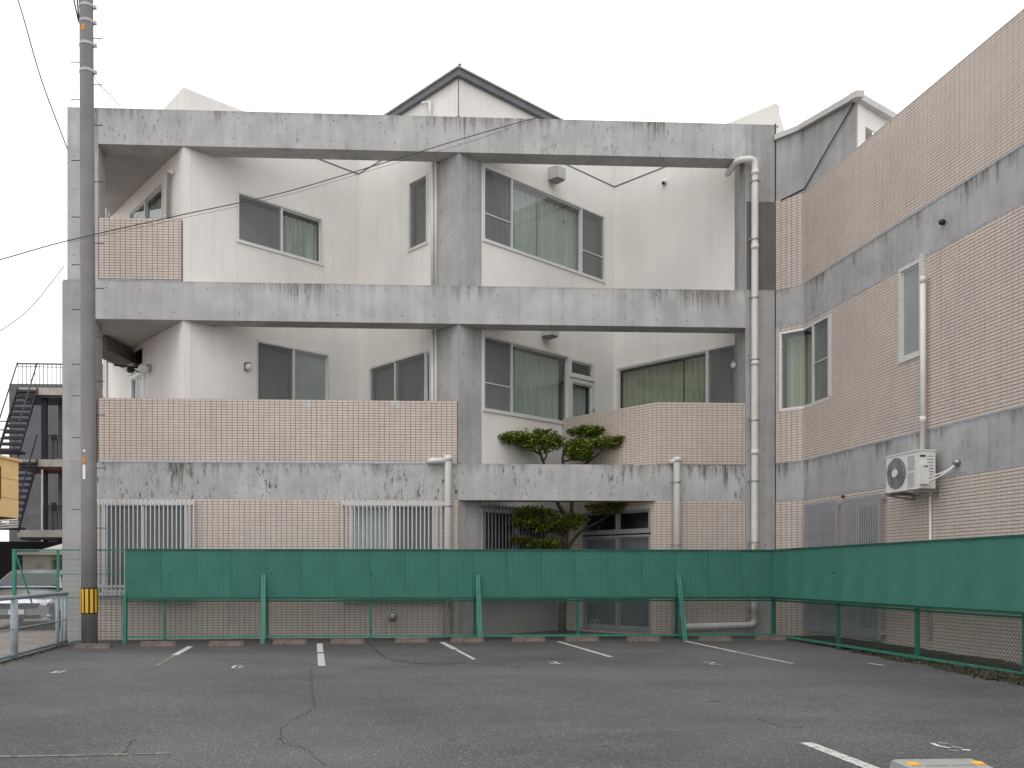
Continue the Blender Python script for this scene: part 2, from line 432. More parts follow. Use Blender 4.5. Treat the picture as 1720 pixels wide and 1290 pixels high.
def window(pl, u0, u1, z0, z1, parent, cols=(), bars=(), screens=(), curt='curtain', fw=.045, inset=.03, name='window', depthbox=.9, frost=(), transom=None, split=None, framemat='alu', gap=0):
    b = MB()
    for r in ((u0, u1, z0, z0+fw), (u0, u1, z1-fw, z1), (u0, u0+fw, z0+fw, z1-fw), (u1-fw, u1, z0+fw, z1-fw)):
        pl.box(b, *r, -.09, .012)
    xs = [u0+fw]+sorted(cols)+[u1-fw]
    for c in cols: pl.box(b, c-.022, c+.022, z0+fw, z1-fw, -.07, .004)
    w = b.build(name, framemat, parent)
    s = MB(); pl.box(s, u0-.02, u1+.02, z0-.02, z0, -.08, .03); s.build('sill', framemat, w)
    for k in range(len(xs)-1):
        a, c = xs[k]+(.022 if k else 0), xs[k+1]-(.022 if k < len(xs)-2 else 0)
        off = -.03 if k % 2 == 0 else -.05
        sf = MB()
        for r in ((a, c, z0+fw, z0+fw+.03), (a, c, z1-fw-.03, z1-fw), (a, a+.025, z0+fw+.03, z1-fw-.03), (c-.025, c, z0+fw+.03, z1-fw-.03)):
            pl.box(sf, *r, off-.012, off+.012)
        sf.build('sash', framemat, w)
        p = MB(); pl.box(p, a+.025, c-.025, z0+fw+.03, z1-fw-.03, off-.003, off+.003)
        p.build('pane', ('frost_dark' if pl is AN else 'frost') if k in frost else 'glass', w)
        if k in screens:
            q = MB(); pl.box(q, a+.01, c-.01, z0+fw+.01, z1-fw-.01, -.0115, -.0095); q.build('insect_screen', 'screen', w)
        for kk, fr in bars:
            if kk == k:
                q = MB(); zz = z0+fr*(z1-z0); pl.box(q, a, c, zz-.01, zz+.01, -.012, .006); q.build('crossbar', framemat, w)
    if curt:
        q = MB(); n = int((u1-u0-.04)/.018); pts = []
        ph = random.random()*9
        splitu = split if split else 1e9
        for k in range(n+1):
            uu = u0+.02+(u1-u0-.04)*k/n
            o = -.19+.022*math.sin(uu*46+ph+1.5*math.sin(uu*7))+.01*math.sin(uu*91+ph)
            pts.append((uu, o))
        for k in range(n):
            if abs(pts[k][0]-splitu) < .02: continue
            if gap and pts[k][0] > u1-gap: continue
            a, c = pts[k], pts[k+1]
            q.face([pl.p(a[0], z0+.02, a[1]), pl.p(c[0], z0+.02, c[1]), pl.p(c[0], z1-.1, c[1]), pl.p(a[0], z1-.1, a[1])])
        q.build('curtain', curt, w, smooth=True)
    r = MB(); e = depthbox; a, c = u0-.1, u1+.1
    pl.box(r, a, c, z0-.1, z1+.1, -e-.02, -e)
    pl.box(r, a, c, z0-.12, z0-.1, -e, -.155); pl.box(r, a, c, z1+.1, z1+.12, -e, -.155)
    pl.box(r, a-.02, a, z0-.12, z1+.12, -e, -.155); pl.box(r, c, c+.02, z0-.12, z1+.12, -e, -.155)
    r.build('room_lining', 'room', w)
    return w

# ------------------------------------------------------------------ ground
b = MB(); b.box(-400, 400, -300, 500, -HC-.5, -HC-.075); b.build('ground', 'gravel', kind='structure')
LOT = bpy.data.objects.new('parking_lot', None)
m_ = MB(); n_ = 40
for i in range(n_):
    x0, x1 = -4.62+i*(14.2/n_), -4.62+(i+1)*(14.2/n_)
    m_.face([(x0, -8, gz(x0)), (x1, -8, gz(x1)), (x1, 19.9, gz(x1)), (x0, 19.9, gz(x0))])
m_.face([(-4.62, -8, gz(-4.62)), (-4.62, 19.9, gz(-4.62)), (-4.62, 19.9, -HC-.1), (-4.62, -8, -HC-.1)])
LOT = m_.build('parking_lot', 'asphalt', kind='structure')
b = MB(); b.box(-40, -4.63, -8, 40, -HC-.07, -HC-.045); b.build('neighbouring_yard', 'gravel', kind='structure')
def strip(pts, w, m, name='parking_line', lift=.004, jag=0, **kw):
    b = MB(); P = [Vector(p) for p in pts]; L = []
    for k, p in enumerate(P):
        a = P[max(0, k-1)]; c = P[min(len(P)-1, k+1)]; t = (c-a); t.z = 0; t.normalize(); nn = Vector((-t.y, t.x, 0))
        ww = (w[k] if isinstance(w, (list, tuple)) else w)/2*(1+random.uniform(-jag, jag))
        L.append((p+nn*ww, p-nn*ww))
    for k in range(len(L)-1):
        q = [L[k][1], L[k+1][1], L[k+1][0], L[k][0]]
        b.face([(v.x, v.y, gz(v.x)+lift) for v in q])
    return b.build(name, m, LOT, **kw)
strip([gnd(320, 1086), gnd(293, 1101)], .1, 'paint'); strip([gnd(292.5, 1101.5), gnd(262, 1120)], .08, 'paint2')
strip([gnd(537, 1081), gnd(538, 1096)], .1, 'paint'); strip([gnd(538.5, 1098), gnd(540.5, 1119)], .1, 'paint')
strip([gnd(742, 1079), gnd(765, 1091)], .1, 'paint'); strip([gnd(767, 1092), gnd(797, 1108)], .06, 'paint')
strip([gnd(938, 1078), gnd(1027, 1104)], .08, 'paint')
strip([gnd(1150, 1077), gnd(1240, 1096)], .08, 'paint'); strip([gnd(1241, 1096.3), gnd(1332, 1115)], .05, 'paint')
strip([gnd(1459, 1114.5), gnd(1485, 1118)], .07, 'paint')
strip([gnd(1354, 1248), gnd(1462, 1290), gnd(1640, 1360)], .1, 'paint')
strip([gnd(-60, 1272), gnd(100, 1270), gnd(215, 1267.5)], .05, 'paint2'); strip([gnd(222, 1267.3), gnd(285, 1266)], .035, 'paint2')
def number(ox, oy, sc, strokes):
    b = MB()
    for st, w in strokes:
        P = [Vector(gnd(ox+x/sc, oy+y/sc)) for x, y in st]
        for k in range(len(P)-1):
            t = P[k+1]-P[k]; t.z = 0; e = t.normalized()*w*.25; nn = Vector((-t.y, t.x, 0)).normalized()*w/2
            q = [P[k]-e-nn, P[k+1]+e-nn, P[k+1]+e+nn, P[k]-e+nn]
            b.face([(v.x, v.y, gz(v.x)+.005+k*.0006) for v in q])
    return b.build('stall_number', 'paint3', LOT)
number(70, 1110, 28.67, [([(500, 595), (740, 525)], .05), ([(790, 492), (900, 492)], .03), ([(770, 588), (1040, 532)], .04), ([(1080, 498), (1180, 495)], .05)])
number(370, 1105, 28.67, [([(590, 490), (690, 405), (790, 380)], .04), ([(600, 500), (730, 500)], .035), ([(880, 385), (1070, 385)], .045), ([(870, 485), (1060, 452)], .05)])
number(900, 1095, 28.67, [([(620, 500), (680, 500)], .04), ([(720, 562), (890, 590)], .04), ([(800, 485), (930, 500), (1010, 560)], .035), ([(1020, 558), (1190, 590)], .04)])
number(1160, 1095, 21.5, [([(470, 385), (570, 390)], .05), ([(620, 376), (770, 378), (880, 420)], .035), ([(710, 432), (790, 460)], .04), ([(900, 460), (1120, 460)], .03)])
number(1490, 1230, 7.478, [([(570, 145), (650, 182), (775, 203)], .035), ([(660, 138), (760, 150)], .02), ([(815, 188), (940, 205)], .02), ([(780, 228), (890, 238)], .015), ([(965, 228), (1020, 232)], .05)])
def crackline(pts, w=.012):
    out = []
    for k in range(len(pts)-1):
        a, c = Vector(gnd(*pts[k])), Vector(gnd(*pts[k+1])); n = max(2, int((c-a).length/.06))
        for i in range(n):
            q = a.lerp(c, i/n); out.append((q.x+random.gauss(0, .012), q.y+random.gauss(0, .02), q.z))
    strip(out, w, 'crack', 'crack', .0025, .6, kind='stuff')
crackline([(523, 1122), (524, 1165), (528, 1190), (472, 1222), (468, 1243), (520, 1262), (545, 1290)], .006)
crackline([(617, 1080), (650, 1108), (690, 1115), (760, 1112), (860, 1119)], .018)
crackline([(655, 1106), (720, 1117), (790, 1113)], .025)
crackline([(860, 1119), (880, 1122)], .03)
crackline([(1275, 1208), (1310, 1222), (1365, 1222)], .01); crackline([(1400, 1168), (1455, 1171)], .012)
crackline([(1190, 1178), (1225, 1177)], .02); crackline([(1160, 1159), (1180, 1160)], .02)
crackline([(205, 1268), (225, 1240)], .008)
# ------------------------------------------------------------------ plan of the building
YF = 16.84
def fx(px, y=YF): return ray(px, y)
T0 = (ray(308, YF+.02), YF+.02); I1 = from_d(602, 19.5); T1 = (ray(770, YF), YF); I2 = from_d(1032, 20.15)
T2 = from_d(1303, 17.28); L0 = from_d(180, 20.2)
FR = Pl((fx(160), YF), (fx(1302), YF))
def fu(px): return FR.u(px)
WA = Pl(T0, I1); WB = Pl(I1, T1); WC = Pl(T1, I2); WD = Pl(I2, T2); WL = Pl(L0, T0)
C0 = (fx(1302)+.004, YF); C1 = (9.23, 16.45)
CH = Pl(C0, C1)
wd = (Vector((9.07, 10.97))-Vector(C1)).normalized(); WEND = Vector(C1)+wd*12.5
WG = Pl(C1, tuple(WEND))
ZB1, ZT1, ZB2, ZT2, ZB3, ZT3 = 1.41, 2.12, 4.80, 5.53, 8.10, 8.78
ZW = 9.22; GZ = -HC-.05
BLD = thing('apartment_building', 'building of grey concrete frames, pink tile and zigzag white walls behind the fence', 'building', (2, 16.84, GZ))
# front frame
b = MB(); b.box(fx(113), fx(165), YF, YF+.56, ZT2+.004, ZT3); b.build('corner_pillar', 'conc', BLD)
b = MB(); b.box(fx(106), fx(159.7), YF-.004, YF+.56, GZ, ZT2); b.build('corner_pillar', 'conc_pillar', BLD)
b = MB(); b.box(fx(104), fx(105.8), YF+.02, YF+.12, GZ, ZT2-.02); b.build('edge_trim', 'white_dim', BLD)
xp0, xp1 = fx(1252.5), fx(1302)
PR = [(xp0, YF), (xp1, YF), (xp1, YF+1.1), (8.46, YF+1.1)]
b = MB(); b.prism(PR, GZ, ZT3); b.build('end_pillar', 'conc_pillar', BLD)
b = MB(); b.box(xp0+.015, xp1-.012, YF-.004, YF, FR.z(1280, 487), FR.z(1280, 339)); b.build('repair_patch', 'conc_dark', BLD, label='dark repaired concrete patch on the pillar')
b = MB(); b.box(fx(165)+.002, xp0-.002, YF, YF+.42, ZB3, ZT3); b.build('beam', 'conc_top', BLD)
b = MB(); b.box(fx(159.7)+.002, xp0-.002, YF-.002, YF+.42, ZB2, ZT2); b.build('beam', 'conc', BLD)
b = MB(); b.box(fx(159.7)+.002, fx(769), YF-.002, YF+.42, ZB1, ZT1-.025); b.build('beam', 'conc_low', BLD, label='black stained lower beam')
b = MB(); b.box(fx(769)+.003, xp0-.002, YF, YF+.42, ZB1, ZT1-.01); b.build('beam', 'conc_low', BLD)
# form tie holes
def ties(pl, pts, parent):
    b = MB()
    for u, z in pts:
        n = 7; r = .009+random.random()*.004; c = [pl.p(u+r*math.cos(a*2*math.pi/n), z+r*math.sin(a*2*math.pi/n), .0035) for a in range(n)]
        b.face(c)
    b.build('tie_holes', 'black', parent, kind='stuff')
pts = []
def row(px0, px1, step, z):
    u = fu(px0)
    while u < fu(px1):
        pts.append((u+random.gauss(0, .01), z+random.gauss(0, .01))); u += step
row(280, 1240, .62, ZB3+.16); row(240, 1240, .9, ZT3-.14); row(180, 1240, .62, ZT2-.15); row(180, 1240, .62, ZB2+.13)
row(175, 1240, .62, ZB1+.13); row(175, 1240, .62, ZT1-.18)
for px in (122, 122): pass
for z in [-.9+.62*k for k in range(9)]: pts.append((fu(121), z))
for z in [6+.62*k for k in range(4)]: pts.append((fu(124), z))
for z in [-.7+.62*k for k in range(9)]: pts.append((fu(1257.5), z)); pts.append((fu(1285), z+.02))
ties(FR, pts, BLD)
# white zigzag walls with their openings
def hole(pl, a, c, z0, z1):
    u0, u1 = sorted((pl.u(a), pl.u(c))); return (u0, u1, z0, z1)
ZFL = 2.12
ha3 = hole(WA, 398, 542, WA.z(398, 405), WA.z(398, 320))
ha2 = hole(WA, 430, 553, ZFL+.05, WA.z(430, 570))
wall('white_wall', WA, 0, WA.L, ZT1-.3, ZW, 'white', BLD, [ha3, ha2])
u735 = WB.u(735)
hb3 = hole(WB, 686, 718.5, WB.z(686, 423), WB.z(686, 307))
hb2 = hole(WB, 620.5, 724, ZFL+.05, WB.z(620.5, 617))
wall('white_wall', WB, 0, u735, ZT1-.3, ZW+.46, 'white', BLD, [hb3, hb2])
u810 = WC.u(809)
hc3 = hole(WC, 811.5, 1015.5, WC.z(812, 404), WC.z(812, 276))
hc2 = hole(WC, 811.5, 956, WC.z(812, 689), WC.z(812, 561))
hc2d = hole(WC, 957, 998, ZFL+.02, WC.z(959, 600))
wall('white_wall', WC, u810, WC.L, ZT1-.9, ZW+.46, 'white', BLD, [hc3, hc2, hc2d])
hd2 = hole(WD, 1036, 1243, ZFL+.05, WD.z(1243, 574))
uq = next(u/200 for u in range(2000) if WD.p(u/200, 0)[0] > 8.5)
wall('white_wall', WD, 0, uq, ZT1-.3, ZW, 'white', BLD, [hd2])
wall('white_wall', WD, 0, 1.6, ZW+.002, ZW+.46, 'white', BLD)
wall('white_wall', WD, uq+.002, WD.L, ZT3+.02, ZW, 'white', BLD)
hl3 = hole(WL, 217, 273.5, ZT2+.15, WL.z(273, 305))
hl2 = hole(WL, 219, 242, ZFL+.02, WL.z(242, 573))
wall('white_wall', WL, 0, WL.L, ZT1-.3, ZW, 'white', BLD, [hl3, hl2])
# upper parts of the tip, thin roof joint lines
for z0, z1 in ((ZT3+.02, ZW+.46),):
    wall('white_wall', WB, u735+.001, WB.L, z0, z1, 'white', BLD)
    wall('white_wall', WC, .0, u810-.001, z0, z1, 'white', BLD, o1=-.001)
for pl, a, c in ((WA, 1.2, WA.L), (WB, 0, u735), (WC, u810, WC.L), (WD, 0, WD.L*.9)):
    b = MB(); pl.box(b, a, c, 8.82, 8.85, -.01, .006); b.build('wall_joint', 'fascia', BLD)
# corner joint on the gable tip
b = MB(); b.box(T1[0]-.008, T1[0]+.008, YF-.012, YF+.01, ZT3+.02, ZW+.4); b.build('corner_joint', 'fascia', BLD)
# dark eaves round the middle wing
def off(a, q): return (a[0], a[1]-q)
def eave(z0, z1, o, m, name):
    l, r = Vector(I1)+(Vector(T1)-Vector(I1))*.05, Vector(T1)+(Vector(I2)-Vector(T1))*.95
    tip = Vector(T1)+Vector((0, -o*1.3))
    a = l+WB.n*o; c = r+WC.n*o
    t = Vector(T1)+WB.n*o+WC.n*o
    b = MB(); b.prism([tuple(a), tuple(t), tuple(c), tuple(r-WC.n*.5), (T1[0], T1[1]+.9), tuple(l-WB.n*.5)], z0, z1); b.build(name, m, BLD)
eave(ZW+.30, ZW+.42, .10, 'fascia', 'eave'); eave(ZW+.425, ZW+.45, .14, 'coping', 'eave_cap')
b = MB(); b.ball((T1[0], YF-.14, ZW+.47), .035, 8, 6); b.build('ridge_knob', 'fascia', BLD)
# concrete tip pillar, storey by storey
A_, B_ = WB.p(u735, 0), WC.p(u810, 0)
for z0, z1 in ((GZ, ZB1-.002), (ZT1, ZB2-.002), (ZT2, ZB3-.002)):
    b = MB(); b.prism([(T1[0], YF+.004), B_[:2], (T1[0]+.1, YF+.95), A_[:2]], z0, z1); b.build('tip_pillar', 'conc_pillar', BLD)
for pl, us in ((WC, (.12, .42)), (WB, (WB.L-.18, WB.L-.5))):
    ties(pl, [(u, z) for u in us for z in [2.6+.55*k for k in range(4)]+[6.0+.55*k for k in range(4)]+([-.6, 0, .6, 1.1] if pl is WC else [])], BLD)
# roof slab and ceilings
b = MB(); b.prism([L0, (T0[0], T0[1]+.3), (I1[0], I1[1]+.2), (T1[0], T1[1]+.3), (I2[0], I2[1]+.2), (T2[0], T2[1]+.3), (12, 17.2), (12, 26), (-4.8, 26)], 8.55, 8.7); b.build('roof', 'soffit', BLD)
b = MB(); b.box(-4.9, 12, 26, 26.2, GZ, ZW); b.box(-4.99, -4.91, 20.4, 26, GZ, ZW); b.build('rear_wall', 'white', BLD)
lb = [(fx(113), YF+.425), (T0[0]+.25, YF+.425), (T0[0]+.02, T0[1]+.1), L0, (fx(113), 20.2)]
lb[1:3] = [(T0[0]-.1, YF+.425)]
for z0, z1 in ((ZB3+.01, ZT3-.02), (ZB2+.01, ZT2-.02)):
    b = MB(); b.prism(lb, z0, z1); b.build('ceiling', 'soffit', BLD)
b = MB(); b.prism([(fx(113), YF+.57), (T0[0], YF+.425), L0, (fx(113), 20.2)], ZB1+.1, ZFL); b.build('balcony_floor', 'soffit', BLD)
b = MB(); b.prism([(T0[0]+.1, YF+.425), (T1[0]-.1, YF+.425), (I1[0], I1[1]-.05)], ZB1+.1, ZFL); b.build('balcony_floor', 'soffit', BLD)
# dark wedge block, painted shade of a ceiling recess in the left bay
b = MB(); b.prism([(fx(113), 18.2), (fx(113)+.45, 18.0), (fx(113)+.95, 19.9), (fx(113)+.5, 20.0)], ZB2-.28, ZB2+.006); b.build('recess_shade', 'conc_dark', BLD)
# ground floor front wall and 2F / 3F parapets
g1 = (fu(173), fu(315), -.36, 1.33); g2 = (fu(587), fu(732), -.36, 1.33)
tiles(FR, fu(160), fu(769), GZ, ZB1-.002, BLD, [g1, g2], zref=ZB1, backing='tile_backing')
tiles(FR, fu(166), fu(768.5), ZT1, 3.31, BLD, zref=3.31)
tiles(FR, fu(166), fu(304.5), ZT2+.02, 6.71, BLD, zref=6.71)
b = MB(); b.box(fx(165), fx(768.5), YF-.006, YF+.01, ZT1-.026, ZT1+.006); b.build('sealant_strip', 'seal', BLD)
b = MB(); b.box(fx(165), fx(304.5), YF-.006, YF+.01, ZT2+.002, ZT2+.022); b.build('sealant_strip', 'seal', BLD)
b = MB(); b.box(fx(163.8), fx(165.8), YF-.004, YF+.01, ZT1, 3.34); b.build('sealant_strip', 'grout', BLD)
b = MB(); b.box(fx(165.0), fx(166.6), YF-.006, YF+.03, ZT2+.03, 6.73); b.build('sealant_strip', 'grout', BLD)
for px, py in ((505, 672), (655, 676)):
    for i, j in ((0, 0), (1, 0), (0, 1), (1, 1), (1, 2)):
        u_ = fu(166)+.1*(round((fu(px)-fu(166))/.1)+i); z_ = 3.31-.05*(j+1); b = MB(); FR.box(b, u_+.004, u_+.096, z_+.004, z_+.046, .002, .0085); b.build('pale_tile', 'pale', BLD, label='paler replacement tile near the top edge')
# right hand parapet with its angled return, and ground floor wall below
E1 = (fx(1103), YF); u945 = WC.u(945); E0 = WC.p(u945, 0)[:2]
AN = Pl(E0, E1)
tiles(FR, fu(1103), fu(1252), ZT1, 3.33, BLD, zref=3.33)
tiles(AN, .02, AN.L, ZT1-.35, 3.33, BLD, zref=3.33)
b = MB(); b.box(fx(1103), fx(1251), YF-.006, YF+.01, ZT1-.01, ZT1+.006); b.build('sealant_strip', 'seal', BLD)
tiles(FR, fu(1103), fu(1252), GZ, ZB1-.002, BLD, zref=ZB1)
hw = (AN.u(980), AN.u(1093), AN.z(1093, 1060), AN.z(1093, 853))
tiles(AN, .02, AN.L, GZ, ZT1-.36, BLD, [(hw[0], hw[1], hw[2], hw[3])], zref=ZB1)
b = MB(); b.prism([E0, (E1[0]+.1, E1[1]+.425), (xp0-.01, YF+.425), (8.4, 17.6), (I2[0], I2[1]-.05)], ZB1+.25, ZFL); b.build('balcony_floor', 'soffit', BLD)
# 1F wall left of the tree
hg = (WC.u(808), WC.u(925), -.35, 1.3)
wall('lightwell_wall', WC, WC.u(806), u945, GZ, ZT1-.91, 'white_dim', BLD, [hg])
# windows
window(WA, *ha3, BLD, cols=[WA.u(473.5)], screens=(0,), curt='curtain')
window(WA, *ha2, BLD, cols=[WA.u(494)], bars=[(0, .33)], screens=(0,), frost=(1,), curt='curtain')
window(WB, *hb3, BLD, curt='curtain', screens=(0,))
window(WB, *hb2, BLD, cols=[WB.u(663), WB.u(714)], curt='curtain', screens=(0, 1))
window(WC, *hc3, BLD, cols=[WC.u(860), WC.u(977)], bars=[(0, .37), (2, .37)], screens=(0, 2), curt='curtain', split=WC.u(912))
window(WC, *hc2, BLD, cols=[WC.u(860)], bars=[(0, .37)], screens=(0,), curt='curtain')
zt = WC.z(959, 634)
dw = window(WC, hc2d[0], hc2d[1], hc2d[2], zt, BLD, curt='curtain', fw=.09, name='balcony_door')
b = MB(); WC.box(b, hc2d[1]-.07, hc2d[1]-.05, zt-.75, zt-.6, .012, .05); b.build('handle', 'steel', dw)
window(WC, hc2d[0], hc2d[1], zt+.03, hc2d[3], BLD, curt=None, fw=.06)
window(WD, *hd2, BLD, cols=[WD.u(1188)], bars=[(1, .40)], screens=(1,), curt='curtain_y', split=WD.u(1140))
window(WL, *hl3, BLD, cols=[WL.u(243)], curt='curtain', frost=())
dl = window(WL, hl2[0], hl2[1], hl2[2], WL.z(242, 620), BLD, curt='curtain', fw=.09, name='balcony_door', framemat='white_paint')
window(WL, hl2[0], hl2[1], WL.z(242, 620)+.03, hl2[3], BLD, curt=None, fw=.07, framemat='white_paint')
window(AN, hw[0], hw[1], hw[2], AN.z(1093, 897), BLD, cols=[AN.u(1036)], curt=None, frost=(0, 1), framemat='alu_dim')
window(AN, hw[0], hw[1], AN.z(1093, 893), hw[3], BLD, cols=[AN.u(1036)], curt=None, framemat='alu_dim')
wp = window(WC, *hg, BLD, curt=None, cols=[(hg[0]+hg[1])/2])
def grille(pl, u0, u1, z0, z1, n, rails, m, o=.1, bw=.0095, proud=.05):
    b = MB()
    for z in rails: pl.box(b, u0-.01, u1+.01, z[0], z[1], o, o+.02)
    for u in (u0+.03, u1-.03):
        for z in rails: pl.box(b, u-.012, u+.012, z[0], z[1]-.002, .002, o+.001)
    for u in (u0, u1): pl.box(b, u-.01, u+.01, rails[-1][0], rails[0][1], o-.012, o)
    g = b.build('window_grille', m, BLD)
    first = None
    for k in range(n):
        u = u0+(u1-u0)*k/(n-1)
        if first is None:
            q = MB(); pl.box(q, u-bw, u+bw, z0, z1, o+.0215, o+.041); first = q.build('bar', m, g)
        else:
            c = first.copy(); C.objects.link(c); c.parent = g
            d = pl.d*(u-u0); c.location = (d.x, d.y, 0)
    return g
grille(FR, fu(161), fu(327), -.43, 1.385, 24, [(1.29, 1.36), (-.27, -.22), (-.41, -.36)], 'grille')
grille(FR, fu(574), fu(746), -.43, 1.385, 26, [(1.29, 1.36), (-.27, -.22), (-.41, -.36)], 'grille')
grille(WC, WC.u(806.5), WC.u(945)-.05, -.5, 1.36, 26, [(1.28, 1.33), (-.4, -.36)], 'grille_dark')
window(FR, *g1, BLD, cols=[fu(240)], screens=(0, 1), curt='curtain', framemat='alu', frost=())
window(FR, *g2, BLD, cols=[fu(658)], screens=(1,), curt='curtain', framemat='alu', frost=())
# ------------------------------------------------------------------ right wing
Zg = [(GZ, 1.44), (1.44, 2.15), (2.15, 4.82), (4.82, 5.54), (5.54, 7.28)]
# corner window wraps from the chamfer to the wing
zc0, zc1 = WG.z(1392, 671), WG.z(1392, 528)
hch = (CH.u(1309), CH.L+.3, zc0, zc1); hwg = (-.3, WG.u(1397), zc0, zc1)
hw2 = (WG.u(1510), WG.u(1549), WG.z(1510, 610), WG.z(1510, 453))
hgr = [(WG.u(1372), WG.u(1408), -1.0, 1.2), (WG.u(1437), WG.u(1478), -1.0, 1.2)]
for k, (z0, z1) in enumerate(Zg):
    if k % 2 == 0:
        tiles(CH, .005, CH.L, z0, z1-.004, BLD, [hch] if k == 2 else [], zref=z1)
        tiles(WG, .0, WG.L, z0, z1-.004, BLD, [hwg, hw2] if k == 2 else (hgr if k == 0 else []), zref=z1)
    else:
        wall('concrete_band', CH, .005, CH.L, z0, z1-.004, 'conc_wing', BLD, o1=.004)
        wall('concrete_band', WG, 0, WG.L, z0, z1-.004, 'conc_wing', BLD, o1=.004)
        b = MB(); WG.box(b, 0, WG.L, z0-.03, z0-.003, 0, .009); CH.box(b, .01, CH.L, z0-.03, z0-.003, 0, .009); b.build('sealant_strip', 'seal', BLD)
        b = MB(); WG.box(b, 0, WG.L, z1-.003, z1+.02, 0, .009); b.build('sealant_strip', 'seal', BLD)
        ties(WG, [(u*.62+.4, z0+.14) for u in range(18)]+[(u*.62+.4, z1-.15) for u in range(18)], BLD)
        ties(CH, [(u, z) for u in (.14, .4) for z in (z0+.14, z1-.15)], BLD)
# corner window
def cornerwin():
    b = MB(); f = .05
    CH.box(b, hch[0], CH.L, zc0, zc0+f, -.08, .012); CH.box(b, hch[0], CH.L, zc1-f, zc1, -.08, .012); CH.box(b, hch[0], hch[0]+f, zc0+f, zc1-f, -.08, .012)
    WG.box(b, 0, hwg[1], zc0, zc0+f, -.08, .012); WG.box(b, 0, hwg[1], zc1-f, zc1, -.08, .012)
    um = WG.u(1366)
    WG.box(b, um-.03, um+.03, zc0+f, zc1-f, -.07, .01); WG.box(b, hwg[1]-f*1.6, hwg[1], zc0+f, zc1-f, -.08, .03)
    w = b.build('corner_window', 'alu', BLD)
    p = MB(); CH.box(p, hch[0]+f, CH.L, zc0+f, zc1-f, -.033, -.027); p.build('pane', 'glass', w)
    p = MB(); WG.box(p, 0, um-.03, zc0+f, zc1-f, -.033, -.027); p.build('pane', 'glass', w)
    p = MB(); WG.box(p, um+.03, hwg[1]-.08, zc0+f, zc1-f, -.033, -.027); p.build('pane', 'glass', w)
    p = MB(); WG.box(p, um+.03, hwg[1]-.08, zc0+f, zc1-f, -.01, -.008); p.build('insect_screen', 'screen', w)
    p = MB(); zz = zc0+.5*(zc1-zc0); WG.box(p, um+.03, hwg[1]-.08, zz-.01, zz+.01, -.008, .006); p.build('crossbar', 'alu', w)
    q = MB(); n = 40
    P0, P1, P2 = Vector(CH.p(hch[0]+.08, 0, -.2)), Vector(CH.p(CH.L, 0, -.25)), Vector(WG.p(um+.2, 0, -.25))
    pp = []
    for k in range(n+1):
        t = k/n; v = P0.lerp(P1, t*1.6) if t < .625 else P1.lerp(P2, (t-.625)/.375)
        o = .02*math.sin(k*1.7); pp.append((v.x+o, v.y+o))
    for k in range(n):
        a, c = pp[k], pp[k+1]; q.face([(a[0], a[1], zc0+.02), (c[0], c[1], zc0+.02), (c[0], c[1], zc1-.08), (a[0], a[1], zc1-.08)])
    q.build('curtain', 'curtain_y', w, smooth=True)
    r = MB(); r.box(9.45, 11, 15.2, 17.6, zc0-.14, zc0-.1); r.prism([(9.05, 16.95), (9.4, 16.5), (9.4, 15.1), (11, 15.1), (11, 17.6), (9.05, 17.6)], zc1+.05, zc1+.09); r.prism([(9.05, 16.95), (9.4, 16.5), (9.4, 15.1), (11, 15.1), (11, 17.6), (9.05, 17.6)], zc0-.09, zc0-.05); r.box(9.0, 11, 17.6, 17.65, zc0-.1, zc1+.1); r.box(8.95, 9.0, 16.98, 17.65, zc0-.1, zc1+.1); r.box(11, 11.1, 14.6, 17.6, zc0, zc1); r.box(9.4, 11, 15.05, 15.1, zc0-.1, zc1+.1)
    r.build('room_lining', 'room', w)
cornerwin()
window(WG, *hw2, BLD, curt=None, fw=.06, frost=(0,), depthbox=.5)
b = MB(); WG.box(b, hw2[1], hw2[1]+.07, hw2[2]-.03, hw2[3]+.03, .009, .05); b.build('window_casing', 'alu', BLD)
for h, a, c in ((hgr[0], 1362, 1415), (hgr[1], 1427, 1490)):
    window(WG, h[0], h[1], h[2], h[3], BLD, curt=None, depthbox=.4)
    grille(WG, WG.u(a), WG.u(c), -1.08, 1.30, 18, [(1.2, 1.26), (-1.0, -.94)], 'grille_blue', .09)
# roof of the wing and raised concrete parapet
u38 = WG.u(1438)
b = MB()
za, zb = 8.50, 8.12
def slab(pl, u0, u1, z0, ta, tb, o0, o1, b):
    a = [pl.p(u0, z0, o1), pl.p(u1, z0, o1), pl.p(u1, z0, o0), pl.p(u0, z0, o0)]
    t = [pl.p(u0, ta, o1), pl.p(u1, tb, o1), pl.p(u1, tb, o0), pl.p(u0, ta, o0)]
    b.hexa(a+t)
slab(WG, 0, u38, 7.28, za, zb, -.03, .0, b); b.build('raised_parapet', 'conc_pillar', BLD)
b = MB(); slab(CH, .01, CH.L, 7.28, 8.5, za, -.15, .0, b); b.build('raised_parapet', 'conc_pillar', BLD)
def slab2(pl, u0, u1, a0, a1, b0, b1, o0, o1, b):
    a = [pl.p(u0, a0, o1), pl.p(u1, b0, o1), pl.p(u1, b0, o0), pl.p(u0, a0, o0)]
    t = [pl.p(u0, a1, o1), pl.p(u1, b1, o1), pl.p(u1, b1, o0), pl.p(u0, a1, o0)]
    b.hexa(a+t)
b = MB(); uc = WG.u(1449)
slab2(WG, 0, uc, za, za+.1, zb-.03, zb+.08, -.03, .1, b); slab2(CH, .0, CH.L, 8.47, 8.57, za, za+.1, -.06, .06, b)
cc = Vector(WG.p(uc, 0, .1)[:2]); dd = Vector((10.6, 15.45))
RP = Pl(tuple(cc), tuple(dd))
slab2(RP, 0, RP.L, zb-.03, zb+.08, zb-.03, zb+.08, -.12, 0, b); b.build('coping', 'coping', BLD)
